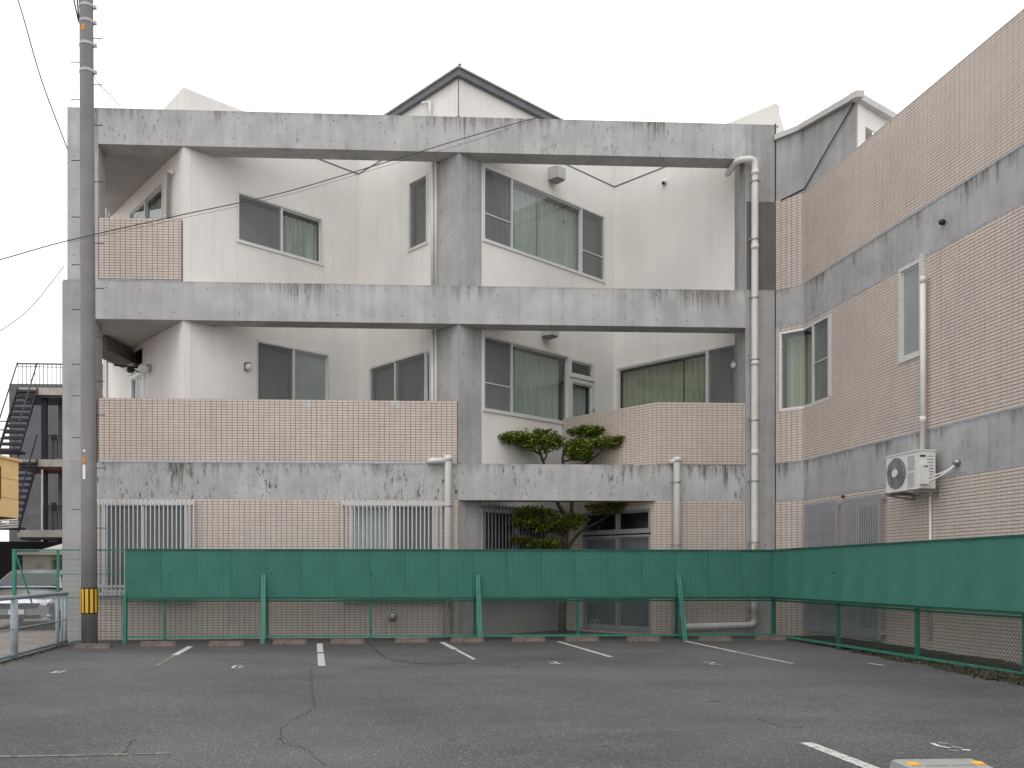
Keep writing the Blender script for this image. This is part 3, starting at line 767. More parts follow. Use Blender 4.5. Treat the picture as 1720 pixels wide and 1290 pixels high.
q = Vector(WG.p(u38+.02, 0, -.003)[:2]); RW = Pl(tuple(q), (10.5, 15.55))
wall('penthouse_wall', RW, .03, RW.L, 6.9, zb-.03, 'white', BLD, [(.3, .75, 6.9, zb-.36)], th=.02)
b = MB(); RW.box(b, .2, 1.1, 6.8, zb-.04, -.3, -.25); b.build('penthouse_recess', 'soffit', BLD)
b = MB(); b.prism([C0, C1, tuple(WEND), (14, WEND.y), (14, 18), (C0[0], 18)], 6.6, 6.8); b.build('roof', 'soffit', BLD)
b = MB(); WG.box(b, 0, WG.L, 7.277, 7.295, -.17, .012); b.build('parapet_cap', 'coping', BLD)
# volume above the end pillar
b = MB(); p0 = Vector(T2); p1 = Vector(from_d(1356, 17.9)); p2 = p1+Vector((.5, 4)); p3 = Vector(I2)+Vector((.6, .3))
b.prism([T2, (9.6, 17.85), (10.5, 22), (7.6, 20)], 8.5, ZW-.002); b.build('roof_block', 'white', BLD)
# expansion joint
b = MB(); b.box(xp1-.004, xp1+.012, YF-.012, YF+.01, GZ, ZT3+.02); b.build('expansion_joint', 'black', BLD)
# lead cable on the wing parapet
b = MB(); P = [WG.p(WG.u(1439), WG.z(1439, 168), .02), WG.p(WG.u(1420), WG.z(1420, 203), .03), WG.p(WG.u(1396), WG.z(1396, 243), .03), WG.p(.06, WG.z(1353, 317), .02), CH.p(CH.L-.02, CH.z(1351, 318), .015), CH.p(CH.u(1312), CH.z(1312, 337), .012)]
b.tube(P, .012, 6); b.build('black_cable', 'black', BLD)
# ------------------------------------------------------------------ pipes, vents, lamps
def pipe(pts, r, m='pvc', brk=(), nrm=(0, -1), name='downpipe', collars=(), label=None):
    b = MB(); b.tube(pts, r, 14)
    for c in collars:
        c = Vector(c); b.tube([c-Vector((0, 0, .05)), c+Vector((0, 0, .05))], r*1.13, 14)
    o = b.build(name, m, BLD, smooth=False)
    for p in o.data.polygons: p.use_smooth = len(p.vertices) == 4
    if label: o['label'] = label
    for c in brk:
        q = MB(); c = Vector(c); q.tube([c-Vector((0, 0, .012)), c+Vector((0, 0, .012))], r*1.25, 12)
        q.box(c.x-r*2, c.x-r, c.y-.01, c.y+.02, c.z-.012, c.z+.012)
        q.box(c.x-.015, c.x+.015, c.y+r, c.y+r+.1, c.z-.01, c.z+.01); q.build('bracket', 'steel', o)
    return o
def fz(px, py, y): return zat(px, py, ray(px, y), y)
Yp = YF-.11
def fp(px, py, y=Yp): return (ray(px, y), y, fz(px, py, y))
def bend(a, b_, c, n=5, r=.12):
    a, b_, c = Vector(a), Vector(b_), Vector(c); p = b_+(a-b_).normalized()*r; q = b_+(c-b_).normalized()*r
    return [tuple((1-t)**2*p+2*t*(1-t)*b_+t*t*q) for t in [k/n for k in range(n+1)]]
big = [fp(1222, 292, YF+.5)]+bend(fp(1222, 292, YF+.5), fp(1240, 268), fp(1268, 268), 6, .14)+bend(fp(1240, 268), fp(1268, 267), fp(1268, 1049), 6, .13)+bend(fp(1268, 267), fp(1267.5, 1050), fp(1148, 1053), 6, .12)+[fp(1148, 1053)]
pipe(big, .063, 'pvc', [fp(1268, y) for y in (305, 402, 500, 604, 706, 808, 911, 1027)], collars=[fp(1268, y) for y in (290, 415, 610, 760)], label='tall pipe bent out of the wall at the top')
b = MB(); b.tube([fp(1267.6, 1020), fp(1267.5, 1040)], .066, 14); b.build('rusty_sleeve', 'pvc_old', BLD)
b = MB(); b.tube([fp(1268, 915), fp(1268, 930)], .066, 14); b.build('rusty_sleeve', 'pvc_old', BLD)
def tee(px, px2, y0, y2):
    a = [fp(px2, y2), ]
    o = pipe([fp(px, y0), fp(px, y2), fp(px, 1068)], .066, 'pvc', [fp(px, y) for y in ((850, 1040) if px < 800 else (810, 915))], collars=[fp(px, y0+4), fp(px, 1000)])
    q = MB(); x, y, z = fp(px2, y2); q.tube([(x, YF+.02, z)]+bend((x, YF+.02, z), (x, y, z), fp(px-4, y2), 5, .06)+[fp(px-4, y2)], .055, 12); q.build('elbow', 'pvc', o, smooth=True)
tee(752.5, 723, 766, 774); tee(1137, 1131, 768, 775)
for ya, yb in ((274, 478), (553, 668)):
    for px, r in ((729.5, .035), (735, .022)):
        u = WB.u(px); z1 = ZB3+.1 if ya < 300 else ZB2+.02; z0 = ZT2 if ya < 300 else ZT1+.1
        pipe([WB.p(u, z0, .05), WB.p(u, z1+.2, .05)], r, 'pvc')
u = WL.u(288); pipe([WL.p(u, 5.6, .07), WL.p(u, WL.z(288, 292), .07), WL.p(WL.u(294), WL.z(294, 290), .06)], .045, 'pvc')
pipe([(-4.62, 17.6, ZT2), (-4.62, 17.6, ZB3)], .05, 'pvc')
# gable pipe
u = WB.u(726); p = [WB.p(u, 8.8, .06), WB.p(u, WB.z(726, 173), .06), WB.p(WB.u(716), WB.z(716, 176), .1)]
pipe(p, .035, 'white_paint')
# wing pipes
def wp_(px, py, o=.09): return WG.p(WG.u(px), WG.z(px, py), o)
o = pipe([wp_(1560, 466), wp_(1560, 770)], .038, 'pvc', collars=[wp_(1560, 470), wp_(1560, 705)])
pipe([wp_(1566, 822, .03), wp_(1566, 1075, .03)], .018, 'pvc', name='cable_duct')
# black ball vent and small fittings
b = MB(); b.ball(wp_(1587, 373, .04), .045, 12, 8); b.build('ball_vent', 'black', BLD, smooth=True)
b = MB(); b.ball(wp_(1418.5, 834, .03), .03, 8, 6); b.build('rusty_fitting', 'rust', BLD, smooth=True)
b = MB(); c = fp(660, 1037, YF-.05); b.ball(c, (.085, .07, .085), 16, 10); o = b.build('round_vent_hood', 'steel', BLD, smooth=True)
b = MB(); b.tube([(c[0], YF-.006, c[2]), (c[0], YF-.03, c[2])], .1, 16); b.build('flange', 'steel', o)
# vent boxes of the top floor room and of the balcony
for px, py, pl in ((927, 305, WC), (916, 566, WC)):
    u, z = pl.u(px), pl.z(px, py); b = MB(); w_ = .13
    pts_ = [pl.p(u-w_, z, .002), pl.p(u+w_, z, .002), pl.p(u+w_, z-.02, .26), pl.p(u-w_, z-.02, .26)]
    b.hexa(pts_+[pl.p(u-w_, z+.27, .002), pl.p(u+w_, z+.27, .002), pl.p(u+w_, z+.22, .26), pl.p(u-w_, z+.22, .26)])
    o = b.build('vent_box', 'coping', BLD)
    b = MB(); pl.box(b, u-w_+.02, u+w_-.02, z-.045, z-.022, .03, .23); b.build('louvre', 'grille_dark', o)
u, z = WD.u(1117), WD.z(1117, 306); b = MB(); b.ball(WD.p(u, z, .03), (.06, .06, .06), 12, 8); o = b.build('round_vent_hood', 'white_paint', BLD, smooth=True)
b = MB(); b.ball(WD.p(u, z-.03, .055), (.04, .04, .04), 10, 6); b.build('opening', 'black', o)
def lamp(pl, px, py, arm=.09, r=.07, lbl=None):
    u, z = pl.u(px), pl.z(px, py); b = MB()
    pl.box(b, u-.05, u+.05, z-.07, z+.09, 0, .03); pl.box(b, u-.045, u+.045, z+.06, z+.085, .03, arm+.05)
    o = b.build('wall_lamp', 'steel', BLD)
    if lbl: o['label'] = lbl
    q = MB(); q.ball(pl.p(u, z-.01, arm+.03), (r, r, r*1.05), 14, 10); q.build('globe', 'white_paint', o, smooth=True)
lamp(WA, 413, 617, .07, .065); lamp(WL, 252, 620, .12, .1, 'long shaded lamp beside the left balcony door'); lamp(WD, 1236, 614, .05, .06)
# satellite arm on the left balcony
b = MB(); p0 = WL.p(WL.u(236), WL.z(236, 626), .02); b.tube([p0, (p0[0]-.15, p0[1]-.35, p0[2]+.05)], .012, 6); b.tube([(p0[0]-.45, p0[1]-.35, p0[2]+.07), (p0[0]+.05, p0[1]-.35, p0[2]+.02)], .018, 6)
b.ball((p0[0]-.12, p0[1]-.3, p0[2]-.02), (.09, .09, .06), 10, 6); b.build('laundry_pole_bracket', 'black', BLD)
# ------------------------------------------------------------------ air conditioner unit on the wing wall
ua0, ua1 = WG.u(1490), WG.u(1490)+.78
acx = WG.p(ua0+.39, 0, .3)
OFF = Pl(WG.p(0, 0, .37)[:2], WG.p(8, 0, .37)[:2]); uu = OFF.u(1543)-.78
zb_ = WG.z(1545, 826); H = .55
o0, o1 = .12, .37
base = WG.p(uu+.4, zb_, (o0+o1)/2)
AC = thing('air_conditioner_unit', 'white outdoor air conditioning unit bracketed to the pink tiled side wall', 'air conditioner', base)
b = MB(); WG.box(b, uu, uu+.78, zb_, zb_+H, o0, o1); b.build('casing', 'white_paint', AC)
b = MB(); WG.box(b, uu-.01, uu+.79, zb_+H, zb_+H+.02, o0-.01, o1+.012); b.build('lid', 'white_paint', AC)
cu, cz, R = uu+.255, zb_+H/2, .235
b = MB(); n = 28
ring = [WG.p(cu+R*math.cos(a*2*math.pi/n), cz+R*math.sin(a*2*math.pi/n), o1+.002) for a in range(n)]; b.face(ring); b.build('fan_recess', 'grille_dark', AC)
b = MB()
for k in range(22):
    a = k*2*math.pi/22; b.tube([WG.p(cu+.05*math.cos(a), cz+.05*math.sin(a), o1+.02), WG.p(cu+R*math.cos(a+.35), cz+R*math.sin(a+.35), o1+.012)], .003, 4)
for rr in (.1, .15, .2, R):
    b.tube([WG.p(cu+rr*math.cos(a*2*math.pi/24), cz+rr*math.sin(a*2*math.pi/24), o1+.014) for a in range(25)], .003, 4)
b.build('fan_guard', 'steel', AC, kind='stuff')
b = MB(); b.tube([WG.p(cu, cz, o1+.005), WG.p(cu, cz, o1+.035)], .06, 16); b.build('fan_hub', 'white_paint', AC)
for side in (0, 1):
    for k in range(10):
        zz = zb_+.04+k*.022 if side == 0 else zb_+H-.26+k*.022
        b = MB(); WG.box(b, uu+.53, uu+.69, zz, zz+.009, o1+.001, o1+.007); b.build('louvre', 'grille', AC)
# right side: valve cover, vents, handle
Sx = Pl(WG.p(uu+.78, 0, o1)[:2], WG.p(uu+.78, 0, o0)[:2])
b = MB(); Sx.box(b, .01, .12, zb_+.06, zb_+.36, .001, .06); b.build('valve_cover', 'white_paint', AC)
b = MB(); Sx.box(b, .02, .10, zb_+H-.085, zb_+H-.06, .001, .006); Sx.box(b, .04, .10, zb_+.31, zb_+.325, .061, .066); b.build('grip', 'black', AC)
for k in range(7):
    b = MB(); Sx.box(b, .13, .22, zb_+.2+k*.045, zb_+.207+k*.045, .001, .005); b.build('side_slot', 'grille_dark', AC)
b = MB()
for ub in (uu+.1, uu+.66):
    WG.box(b, ub, ub+.035, zb_-.05, zb_-.005, .006, .45)
    P = [WG.p(ub, zb_-.3, .02), WG.p(ub+.035, zb_-.3, .02), WG.p(ub+.035, zb_-.3, .05), WG.p(ub, zb_-.3, .05)]
    WG.box(b, ub, ub+.035, zb_-.12, zb_+.03, .0065, .03)
    b.tube([WG.p(ub+.017, zb_-.11, .03), WG.p(ub+.017, zb_-.05, .42)], .014, 6)
WG.box(b, uu+.05, uu+.75, zb_-.02, zb_-.004, .36, .40); b.build('bracket', 'steel', AC)
b = MB()
for q in (0, .03):
    s0 = Vector(Sx.p(.12, zb_+.1+q*2, .05)); s1 = s0+Vector((.03, -.1, .02)); e = Vector(WG.p(uu+1.08, zb_+.33, .03))
    b.tube([tuple((1-t)**3*s0+3*(1-t)**2*t*s1+3*(1-t)*t*t*(e+Vector((-.1, -.05, -.12)))+t**3*e) for t in [k/10 for k in range(11)]], .014, 8)
b.build('refrigerant_pipes', 'pvc', AC, smooth=True)
b = MB(); b.ball(WG.p(uu+1.1, zb_+.34, .03), (.05, .06, .05), 10, 8); b.build('wall_sleeve', 'steel', AC, smooth=True)
# ------------------------------------------------------------------ green fence
YG = 16.02
FP = Pl((ray(212, YG), YG), (ray(1299, YG), YG))
GC = (ray(1299, YG), YG)
gw = (Vector((7.96, 9.62))-Vector(GC)).normalized(); GE = Vector(GC)+gw*9.5
FQ = Pl(GC, tuple(GE))
ZP1, ZP0, ZR = .43, -.445, -1.16
FEN = thing('green_fence', 'long green fence of corrugated sheets over chain link with three leaning struts', 'fence', (3, YG, -HC))
def sheetmesh(pl, w=.655):
    b = MB(); n = int(w/.032*6); 
    for k in range(n+1):
        u = w*k/n; o = .0048*math.cos(2*math.pi*u/.032)
        b.v += [pl.p(u, ZP0+.01, .03+o), pl.p(u, ZP1-.012, .03+o)]
    for k in range(n): b.f.append((2*k, 2*k+2, 2*k+3, 2*k+1))
    return b
for pl, L in ((FP, FP.L), (FQ, FQ.L)):
    first = None; n = math.ceil(L/.645)
    for k in range(n):
        if first is None: first = sheetmesh(pl).build('corrugated_sheet', 'green', FEN, smooth=True); c = first
        else: c = first.copy(); C.objects.link(c); c.parent = FEN
        dd_ = pl.d*(k*L/n); c.location = (dd_.x+pl.n.x*.0022*(k % 2), dd_.y+pl.n.y*.0022*(k % 2), random.uniform(-.004, .004))
    b = MB(); pl.box(b, -.02, L+.01, ZP1-.012, ZP1+.012, -.02, .05); b.build('top_rail', 'black' if False else 'green3', FEN)
    b = MB(); pl.box(b, -.02, L+.01, ZP0-.03, ZP0+.012, -.02, .022); b.build('bottom_rail', 'green3', FEN)
    b = MB(); pl.box(b, 0, L+.01, ZP0-.075, ZP0-.045, -.03, .0); b.build('lower_rail', 'green3', FEN)
    b = MB(); pl.box(b, 0, L+.01, ZR, ZR+.035, -.02, .02); b.build('base_rail', 'green2', FEN)
    # chain link net: crossing wires
    b = MB(); z0, z1 = ZR+.03, ZP0-.03; h = z1-z0; s = .056; u = -h
    while u < L:
        for sg in (1, -1):
            a, c = (u, u+h) if sg > 0 else (u+h, u)
            za_, zc_ = z0, z1
            ua, uc = a, c
            lo, hi = 0, L
            # clip
            def cl(uv):
                t = (uv-ua)/(uc-ua); return z0+t*h
            A1, A2 = ua, uc; Z1, Z2 = z0, z1
            if A1 < lo: Z1 = cl(lo); A1 = lo
            if A1 > hi: Z1 = cl(hi); A1 = hi
            if A2 < lo: Z2 = cl(lo); A2 = lo
            if A2 > hi: Z2 = cl(hi); A2 = hi
            if abs(A1-A2) > .02: b.tube([pl.p(A1, Z1, .002*sg), pl.p(A2, Z2, .002*sg)], .0023, 3, False)
        u += s
    b.build('chain_link', 'wire', FEN, kind='stuff')
def post(pl, u, z1, w=.045, m='green2', zb0=None):
    b = MB(); x = pl.p(u, 0)[0]; pl.box(b, u-w/2, u+w/2, gz(x)-.02, z1, -.07, -.0215)
    for k in range(2): pl.box(b, u-w/2-.008, u+w/2+.008, ZR+.1+k*.3, ZR+.115+k*.3, -.075, -.018)
    return b.build('post', m, FEN)
for px in (276, 449, 623, 798, 972, 1138): post(FP, FP.u(px), ZP1-.02, m='green3' if px in (449, 798, 1138) else 'green2')
post(FP, FP.L+.02, ZP1-.02, .06)
for px in (1403, 1535, 1716): post(FQ, FQ.u(px), ZP1-.02, .05)
post(FQ, FQ.u(1716)+1.9, ZP1-.02, .05)
b = MB(); u = 0
FP.box(b, -.05, .01, gz(-3.4)-.02, -.36, -.04, .06); FP.box(b, -.012, .012, -.36, ZP1, -.04, .03); b.build('end_post', 'green2', FEN)
for px, dx in ((443, 0), (801, 0), (1137, 0)):
    u = FP.u(px)
    for s in (-1, 1):
        b = MB(); a = FP.p(u+s*.021, -.02, .06); c = FP.p(u+s*.021, gz(a[0])+.0, .36)
        b2 = Vector(c)-Vector(a)
        b.hexa([(c[0]-.017, c[1]-.02, c[2]), (c[0]+.017, c[1]-.02, c[2]), (c[0]+.017, c[1]+.02, c[2]), (c[0]-.017, c[1]+.02, c[2]),
                (a[0]-.017, a[1]-.02, a[2]), (a[0]+.017, a[1]-.02, a[2]), (a[0]+.017, a[1]+.02, a[2]), (a[0]-.017, a[1]+.02, a[2])])
        b.build('leaning_strut', 'green2', FEN)
b = MB()
for px, py in ((284, 966), (456, 963), (624, 965), (800, 963), (972, 965), (1300, 970), (1403, 962)):
    pl = FP if px < 1301 else FQ; u, z = pl.u(px), pl.z(px, py); pl.box(b, u-.02, u+.02, z-.006, z+.006, .03, .04)
b.build('fixing_bolts', 'black', FEN, kind='stuff')
# welded mesh stretch of the fence, left of the sheets
MS = thing('wire_mesh_fence', 'low green welded wire mesh fence running left behind the utility pole', 'fence', (ray(110, YG+.12), YG+.12, -HC))
ML = Pl((ray(24, YG+.12), YG+.12), (ray(214, YG+.12), YG+.12))
zt_ = ML.z(110, 925)
b = MB(); ML.box(b, 0, ML.L, zt_, zt_+.025, -.015, .015); b.build('top_rail', 'green2', MS)
for zz in (-.02, -.45): 
    b = MB(); ML.box(b, 0, ML.L, zz, zz+.015, -.01, .01); b.build('rail', 'green2', MS)
b = MB(); z0 = -1.25
for k in range(int(ML.L/.05)): b.tube([ML.p(k*.05, z0, 0), ML.p(k*.05, zt_, 0)], .0022, 3, False)
for k in range(int((zt_-z0)/.1)): b.tube([ML.p(0, z0+k*.1, .003), ML.p(ML.L, z0+k*.1, .003)], .0022, 3, False)
b.build('wire_mesh', 'wire2', MS, kind='stuff')
b = MB(); ML.box(b, -.03, .03, -1.3, zt_+.03, -.03, .03); b.build('post', 'green2', MS)
b = MB(); b.tube([ML.p(.02, zt_-.05, .0), ML.p(.3, -.55, -.05)], .018, 8); b.build('stay', 'green2', MS)
b = MB(); ML.box(b, ML.u(95), ML.u(95)+.04, -1.3, zt_, -.03, .0); b.build('post', 'green2', MS)
# ------------------------------------------------------------------ pale pipe gate on the left
xg = ray(112, 15.9)
GT = Pl((xg, 15.9), (xg, 7.5))
GA = thing('pipe_barrier', 'pale blue pipe rail barrier with chain link infill along the left kerb', 'fence', (xg, 13, -HC-.05))
def gy(px): return GT.u(px)
zt2, zb2 = -.36, -1.20
b = MB(); b.tube([(xg, 15.92, zt2), (xg, 8, zt2)], .032, 12); b.build('top_rail', 'gate', GA, smooth=True)
b = MB(); b.tube([(xg, 15.9, zb2), (xg, 8, zb2)], .028, 12); b.build('bottom_rail', 'gate', GA, smooth=True)
for px, r in ((110, .026), (104, .02), (96, .03), (24, .055)):
    y_ = 15.9-gy(px); b = MB(); b.tube([(xg+.001, y_, -1.31), (xg+.001, y_, zt2+(.03 if px != 24 else -.02))], r, 12); b.build('post', 'gate', GA, smooth=True)
b = MB()
s = .07; y_ = 8.0
while y_ < 15.85:
    for sg in (1, -1):
        h = zt2-zb2; a = y_; c = y_+sg*h
        if c > 15.85: c2 = 15.85
        elif c < 8: c2 = 8
        else: c2 = c
        t = (c2-a)/(c-a); b.tube([(xg, a, zb2), (xg, c2, zb2+h*t)], .0017, 3, False)
    y_ += s
b.build('chain_link', 'steel', GA, kind='stuff')
b = MB(); b.tube([(xg, 15.9, -.82), (xg, 8, -.82)], .01, 6); b.build('middle_rail', 'gate', GA)
# ------------------------------------------------------------------ utility pole
YPo = 15.75
pb = (ray(150.5, YPo), YPo, gz(-4)-.02); pt = (ray(145, YPo), YPo, fz(145, 0, YPo)); ex = Vector(pt)+(Vector(pt)-Vector(pb))*.22
PO = thing('utility_pole', 'tall grey concrete utility pole in front of the left pillar of the building', 'utility pole', pb)
def pol(t): return Vector(pb).lerp(Vector(pt), t)
def prad(t): return .141-.024*t
b = MB(); b.tube([tuple(pol(t)) for t in (0, .25, .5, .75, 1, 1.2)], [prad(t) for t in (0, .25, .5, .75, 1, 1.2)], 24); o = b.build('shaft', 'pole', PO, smooth=True)
def tz(py): return (fz(147, py, YPo)-pb[2])/(pt[2]-pb[2])
for k, py in enumerate((64, 105, 142, 168, 210, 270, 305, 365, 408, 445, 484, 520, 566, 612, 640, 665, 697, 735, 786, 856, 887)):
    t = tz(py); c = pol(t); sgn = -1 if k % 2 else 1
    q = MB(); q.tube([(c.x+sgn*prad(t)*.9, c.y, c.z), (c.x+sgn*(prad(t)+.14), c.y, c.z)], .007, 6); q.ball((c.x+sgn*(prad(t)+.14), c.y, c.z), .012, 6, 4); q.build('step_bolt', 'black', PO)
for py in (38, 76, 121, 12): 
    t = tz(py); c = pol(t); q = MB(); q.tube([(c.x, c.y, c.z-.025), (c.x, c.y, c.z+.025)], prad(t)+.008, 20); q.box(c.x+prad(t), c.x+prad(t)+.06, c.y-.03, c.y+.02, c.z-.03, c.z+.02); q.build('band_clamp', 'steel', PO)
def plate(py0, py1, w, m, name, ang=0, dx=0):
    b = MB(); t0, t1 = tz(py1), tz(py0); n = 8
    for k in range(n):
        for r_ in (0,):
            a0 = -math.pi/2+ang+w*(k/n-.5); a1 = -math.pi/2+ang+w*((k+1)/n-.5)
            c0, c1 = pol(t0), pol(t1); R0, R1 = prad(t0)+.006, prad(t1)+.006
            b.face([(c0.x+R0*math.cos(a0), c0.y+R0*math.sin(a0), c0.z), (c0.x+R0*math.cos(a1), c0.y+R0*math.sin(a1), c0.z), (c1.x+R1*math.cos(a1), c1.y+R1*math.sin(a1), c1.z), (c1.x+R1*math.cos(a0), c1.y+R1*math.sin(a0), c1.z)])
    return b.build(name, m, PO)
plate(782, 806, .42, 'white_paint', 'number_plate', -.35); plate(768, 779, .38, 'orange', 'orange_marker', -.35); plate(757, 761, .3, 'white_paint', 'white_tag', -.3)
plate(47, 57, .5, 'orange', 'orange_marker', -.25)
# yellow and black guard
t0, t1 = tz(1031), tz(987); c0, c1 = pol(t0), pol(t1); n = 32; b = MB()
for k in range(n):
    a0, a1 = 2*math.pi*k/n, 2*math.pi*(k+1)/n; R = prad(t0)+.007
    b.face([(c0.x+R*math.cos(a0), c0.y+R*math.sin(a0), c0.z), (c0.x+R*math.cos(a1), c0.y+R*math.sin(a1), c0.z), (c1.x+R*math.cos(a1), c1.y+R*math.sin(a1), c1.z), (c1.x+R*math.cos(a0), c1.y+R*math.sin(a0), c1.z)])
gd = b.build('warning_guard', 'black', PO, smooth=True)
for k in range(9):
    a = -math.pi/2+(-.05)+(k-4)*.56; b = MB(); R = prad(t0)+.011; w_ = .17
    for q in range(4):
        a0, a1 = a+w_*(q/2-1), a+w_*((q+1)/2-1); e = .022
        b.face([(c0.x+R*math.cos(a0), c0.y+R*math.sin(a0), c0.z+e), (c0.x+R*math.cos(a1), c0.y+R*math.sin(a1), c0.z+e), (c1.x+R*math.cos(a1), c1.y+R*math.sin(a1), c1.z-e), (c1.x+R*math.cos(a0), c1.y+R*math.sin(a0), c1.z-e)])
    b.build('yellow_stripe', 'yellow', gd, smooth=True)
b = MB(); 
for dx, y0, y1, x1 in ((-.13, 38, -30, 118), (-.12, 38, -30, 128), (-.1, 25, -30, 133)):
    t = tz(y0); c = pol(t); b.tube([(c.x+dx, c.y-.02, c.z), (ray(x1, YPo), YPo-.05, fz(x1, y1, YPo))], .014, 6)
b.build('hanging_wires', 'black', PO)
# overhead cables
def cable(pts, r, label, sag=0, m='cable'):
    b = MB(); b.tube(pts, r, 6); o = b.build('overhead_cable', m); o['label'] = label; o['category'] = 'cable'; return o
def curve(ctrl, n=14):
    out = []
    P = [Vector(c) for c in ctrl]
    P = [P[0]*2-P[1]]+P+[P[-1]*2-P[-2]]
    for k in range(1, len(P)-2):
        for i in range(n):
            t = i/n; a, b_, c, d = P[k-1:k+3]
            out.append(tuple(.5*((2*b_)+(-a+c)*t+(2*a-5*b_+4*c-d)*t*t+(-a+3*b_-3*c+d)*t**3)))
    out.append(tuple(P[-2])); return out
def cp(px, py, y): return (ray(px, y), y, fz(px, py, y))
cable(curve([cp(-60, 448, 12.5), cp(0, 436, 13.0), cp(115, 404, 13.8), cp(300, 362, 14.6), cp(470, 325, 15.2), cp(640, 275, 15.8), cp(780, 232, 16.3), cp(903, 197, 16.75)]), .009, 'black twisted cable slanting across the white walls up to the top beam')
cable(curve([cp(115, 407, 13.78), cp(300, 368, 14.5), cp(480, 328, 15.1), cp(640, 281, 15.7), cp(780, 241, 16.2), cp(900, 200, 16.7)]), .003, 'thin wire sagging just below the twisted cable')
cable(curve([cp(20, -30, 16.0), cp(38, 25, 16.1), cp(70, 135, 16.4), cp(113, 250, 16.8)]), .011, 'black cable dropping steeply at the upper left to the top of the pillar')
cable(curve([cp(-40, 580, 16.2), cp(0, 556, 16.3), cp(50, 518, 16.5), cp(108, 447, 16.82)]), .007, 'thin cable curving down to the left from the pillar edge')
cable(curve([cp(157, 124, YPo), cp(165, 140, YPo), cp(180, 155, 16.1), cp(202, 178, 16.83)]), .006, 'short thin wire from the pole clamp to the top beam')
# ------------------------------------------------------------------ wheel stops
def stopmesh():
    b = MB(); L, D, H_ = .6, .12, .085; t = .02
    b.hexa([(-L/2, -D/2, 0), (L/2, -D/2, 0), (L/2, D/2, 0), (-L/2, D/2, 0), (-L/2+.01, -D/2+t, H_), (L/2-.01, -D/2+t, H_), (L/2-.01, D/2-t, H_), (-L/2+.01, D/2-t, H_)])
    return b
stops = [(155, 1090, 'leftmost concrete wheel stop, beside the foot of the utility pole'), (265.5, 1086, 'concrete wheel stop left of the first slanting white line'),
         (380, 1085.5, 'concrete wheel stop between the first white line and the left strut of the fence'), (487, 1082.5, 'concrete wheel stop just right of the left fence strut'),
         (584, 1081.5, 'concrete wheel stop right of the broken upright white line'), (692, 1079.5, 'concrete wheel stop under the round vent, left of the third white line'),
         (786, 1079, 'concrete wheel stop touching the foot of the middle fence strut'), (889, 1078, 'concrete wheel stop left of the tree trunk behind the fence'),
         (979, 1077.5, 'concrete wheel stop at the top of the fourth white line'), (1083, 1077.5, 'concrete wheel stop left of the right fence strut'),
         (1204, 1077, 'dark low wheel stop under the horizontal white drain pipe'), (1300, 1075.5, 'rightmost wheel stop in the corner of the fence')]
proto = None
for k, (px, py, lb) in enumerate(stops):
    p = gnd(px, py)
    if proto is None: o = stopmesh().build('wheel_stop', 'stop'); proto = o
    else: o = proto.copy(); C.objects.link(o)
    o.location = (p[0], p[1]+.06, p[2]-.002); o.rotation_euler = (0, 0, random.gauss(0, .02)); o['label'] = lb; o['category'] = 'wheel stop'; o['group'] = 'wheel stops along the fence'
# near moulded stop
pn = from_d(1584, 5.25); NS = thing('wheel_stop', 'grey moulded wheel stop with yellow reflectors at the bottom right edge', 'wheel stop', (pn[0], pn[1], gz(3.6)))
x0, y0, zg = pn[0], pn[1], gz(3.6)
b = MB(); w_ = .255; prof = [(-.16, 0), (-.13, .05), (-.06, .093), (.07, .103), (.10, .097), (.12, 0)]
N = 18; G = []
for k in range(N+1):
    xx = -w_+2*w_*k/N; e = 1-max(0, (abs(xx)-w_+.02)/.02)**2*.12
    G.append([(x0+xx, y0+a, zg+c*e) for a, c in prof])
for k in range(N):
    for i in range(len(prof)-1):
        q = [G[k][i], G[k+1][i], G[k+1][i+1], G[k][i+1]]; b.face(q)
b.face(G[0][::-1]); b.face(G[-1]); b.build('body', 'stoptop', NS)
for s in (-1, 1):
    b = MB(); cx = x0+s*(w_-.055); b.hexa([(cx-.03, y0-.05, zg+.09), (cx+.03, y0-.05, zg+.09), (cx+.03, y0+.0, zg+.097), (cx-.03, y0+.0, zg+.097), (cx-.026, y0-.045, zg+.098), (cx+.026, y0-.045, zg+.098), (cx+.026, y0-.005, zg+.105), (cx-.026, y0-.005, zg+.105)]); b.build('reflector', 'yellow', NS)
    b = MB(); b.box(cx-.026, cx+.026, y0-.062, y0-.052, zg+.086, zg+.097); b.build('reflector_lens', 'orange', NS)
for k in range(5):
    b = MB(); yy = y0-.062-k*.02; zz = zg+.094-k*.0135*1.1
    b.box(x0-w_+.1, x0-.012, yy-.004, yy+.004, zz-.006, zz+.0035); b.box(x0+.012, x0+w_-.1, yy-.004, yy+.004, zz-.006, zz+.0035); b.build('rib', 'stoptop', NS)
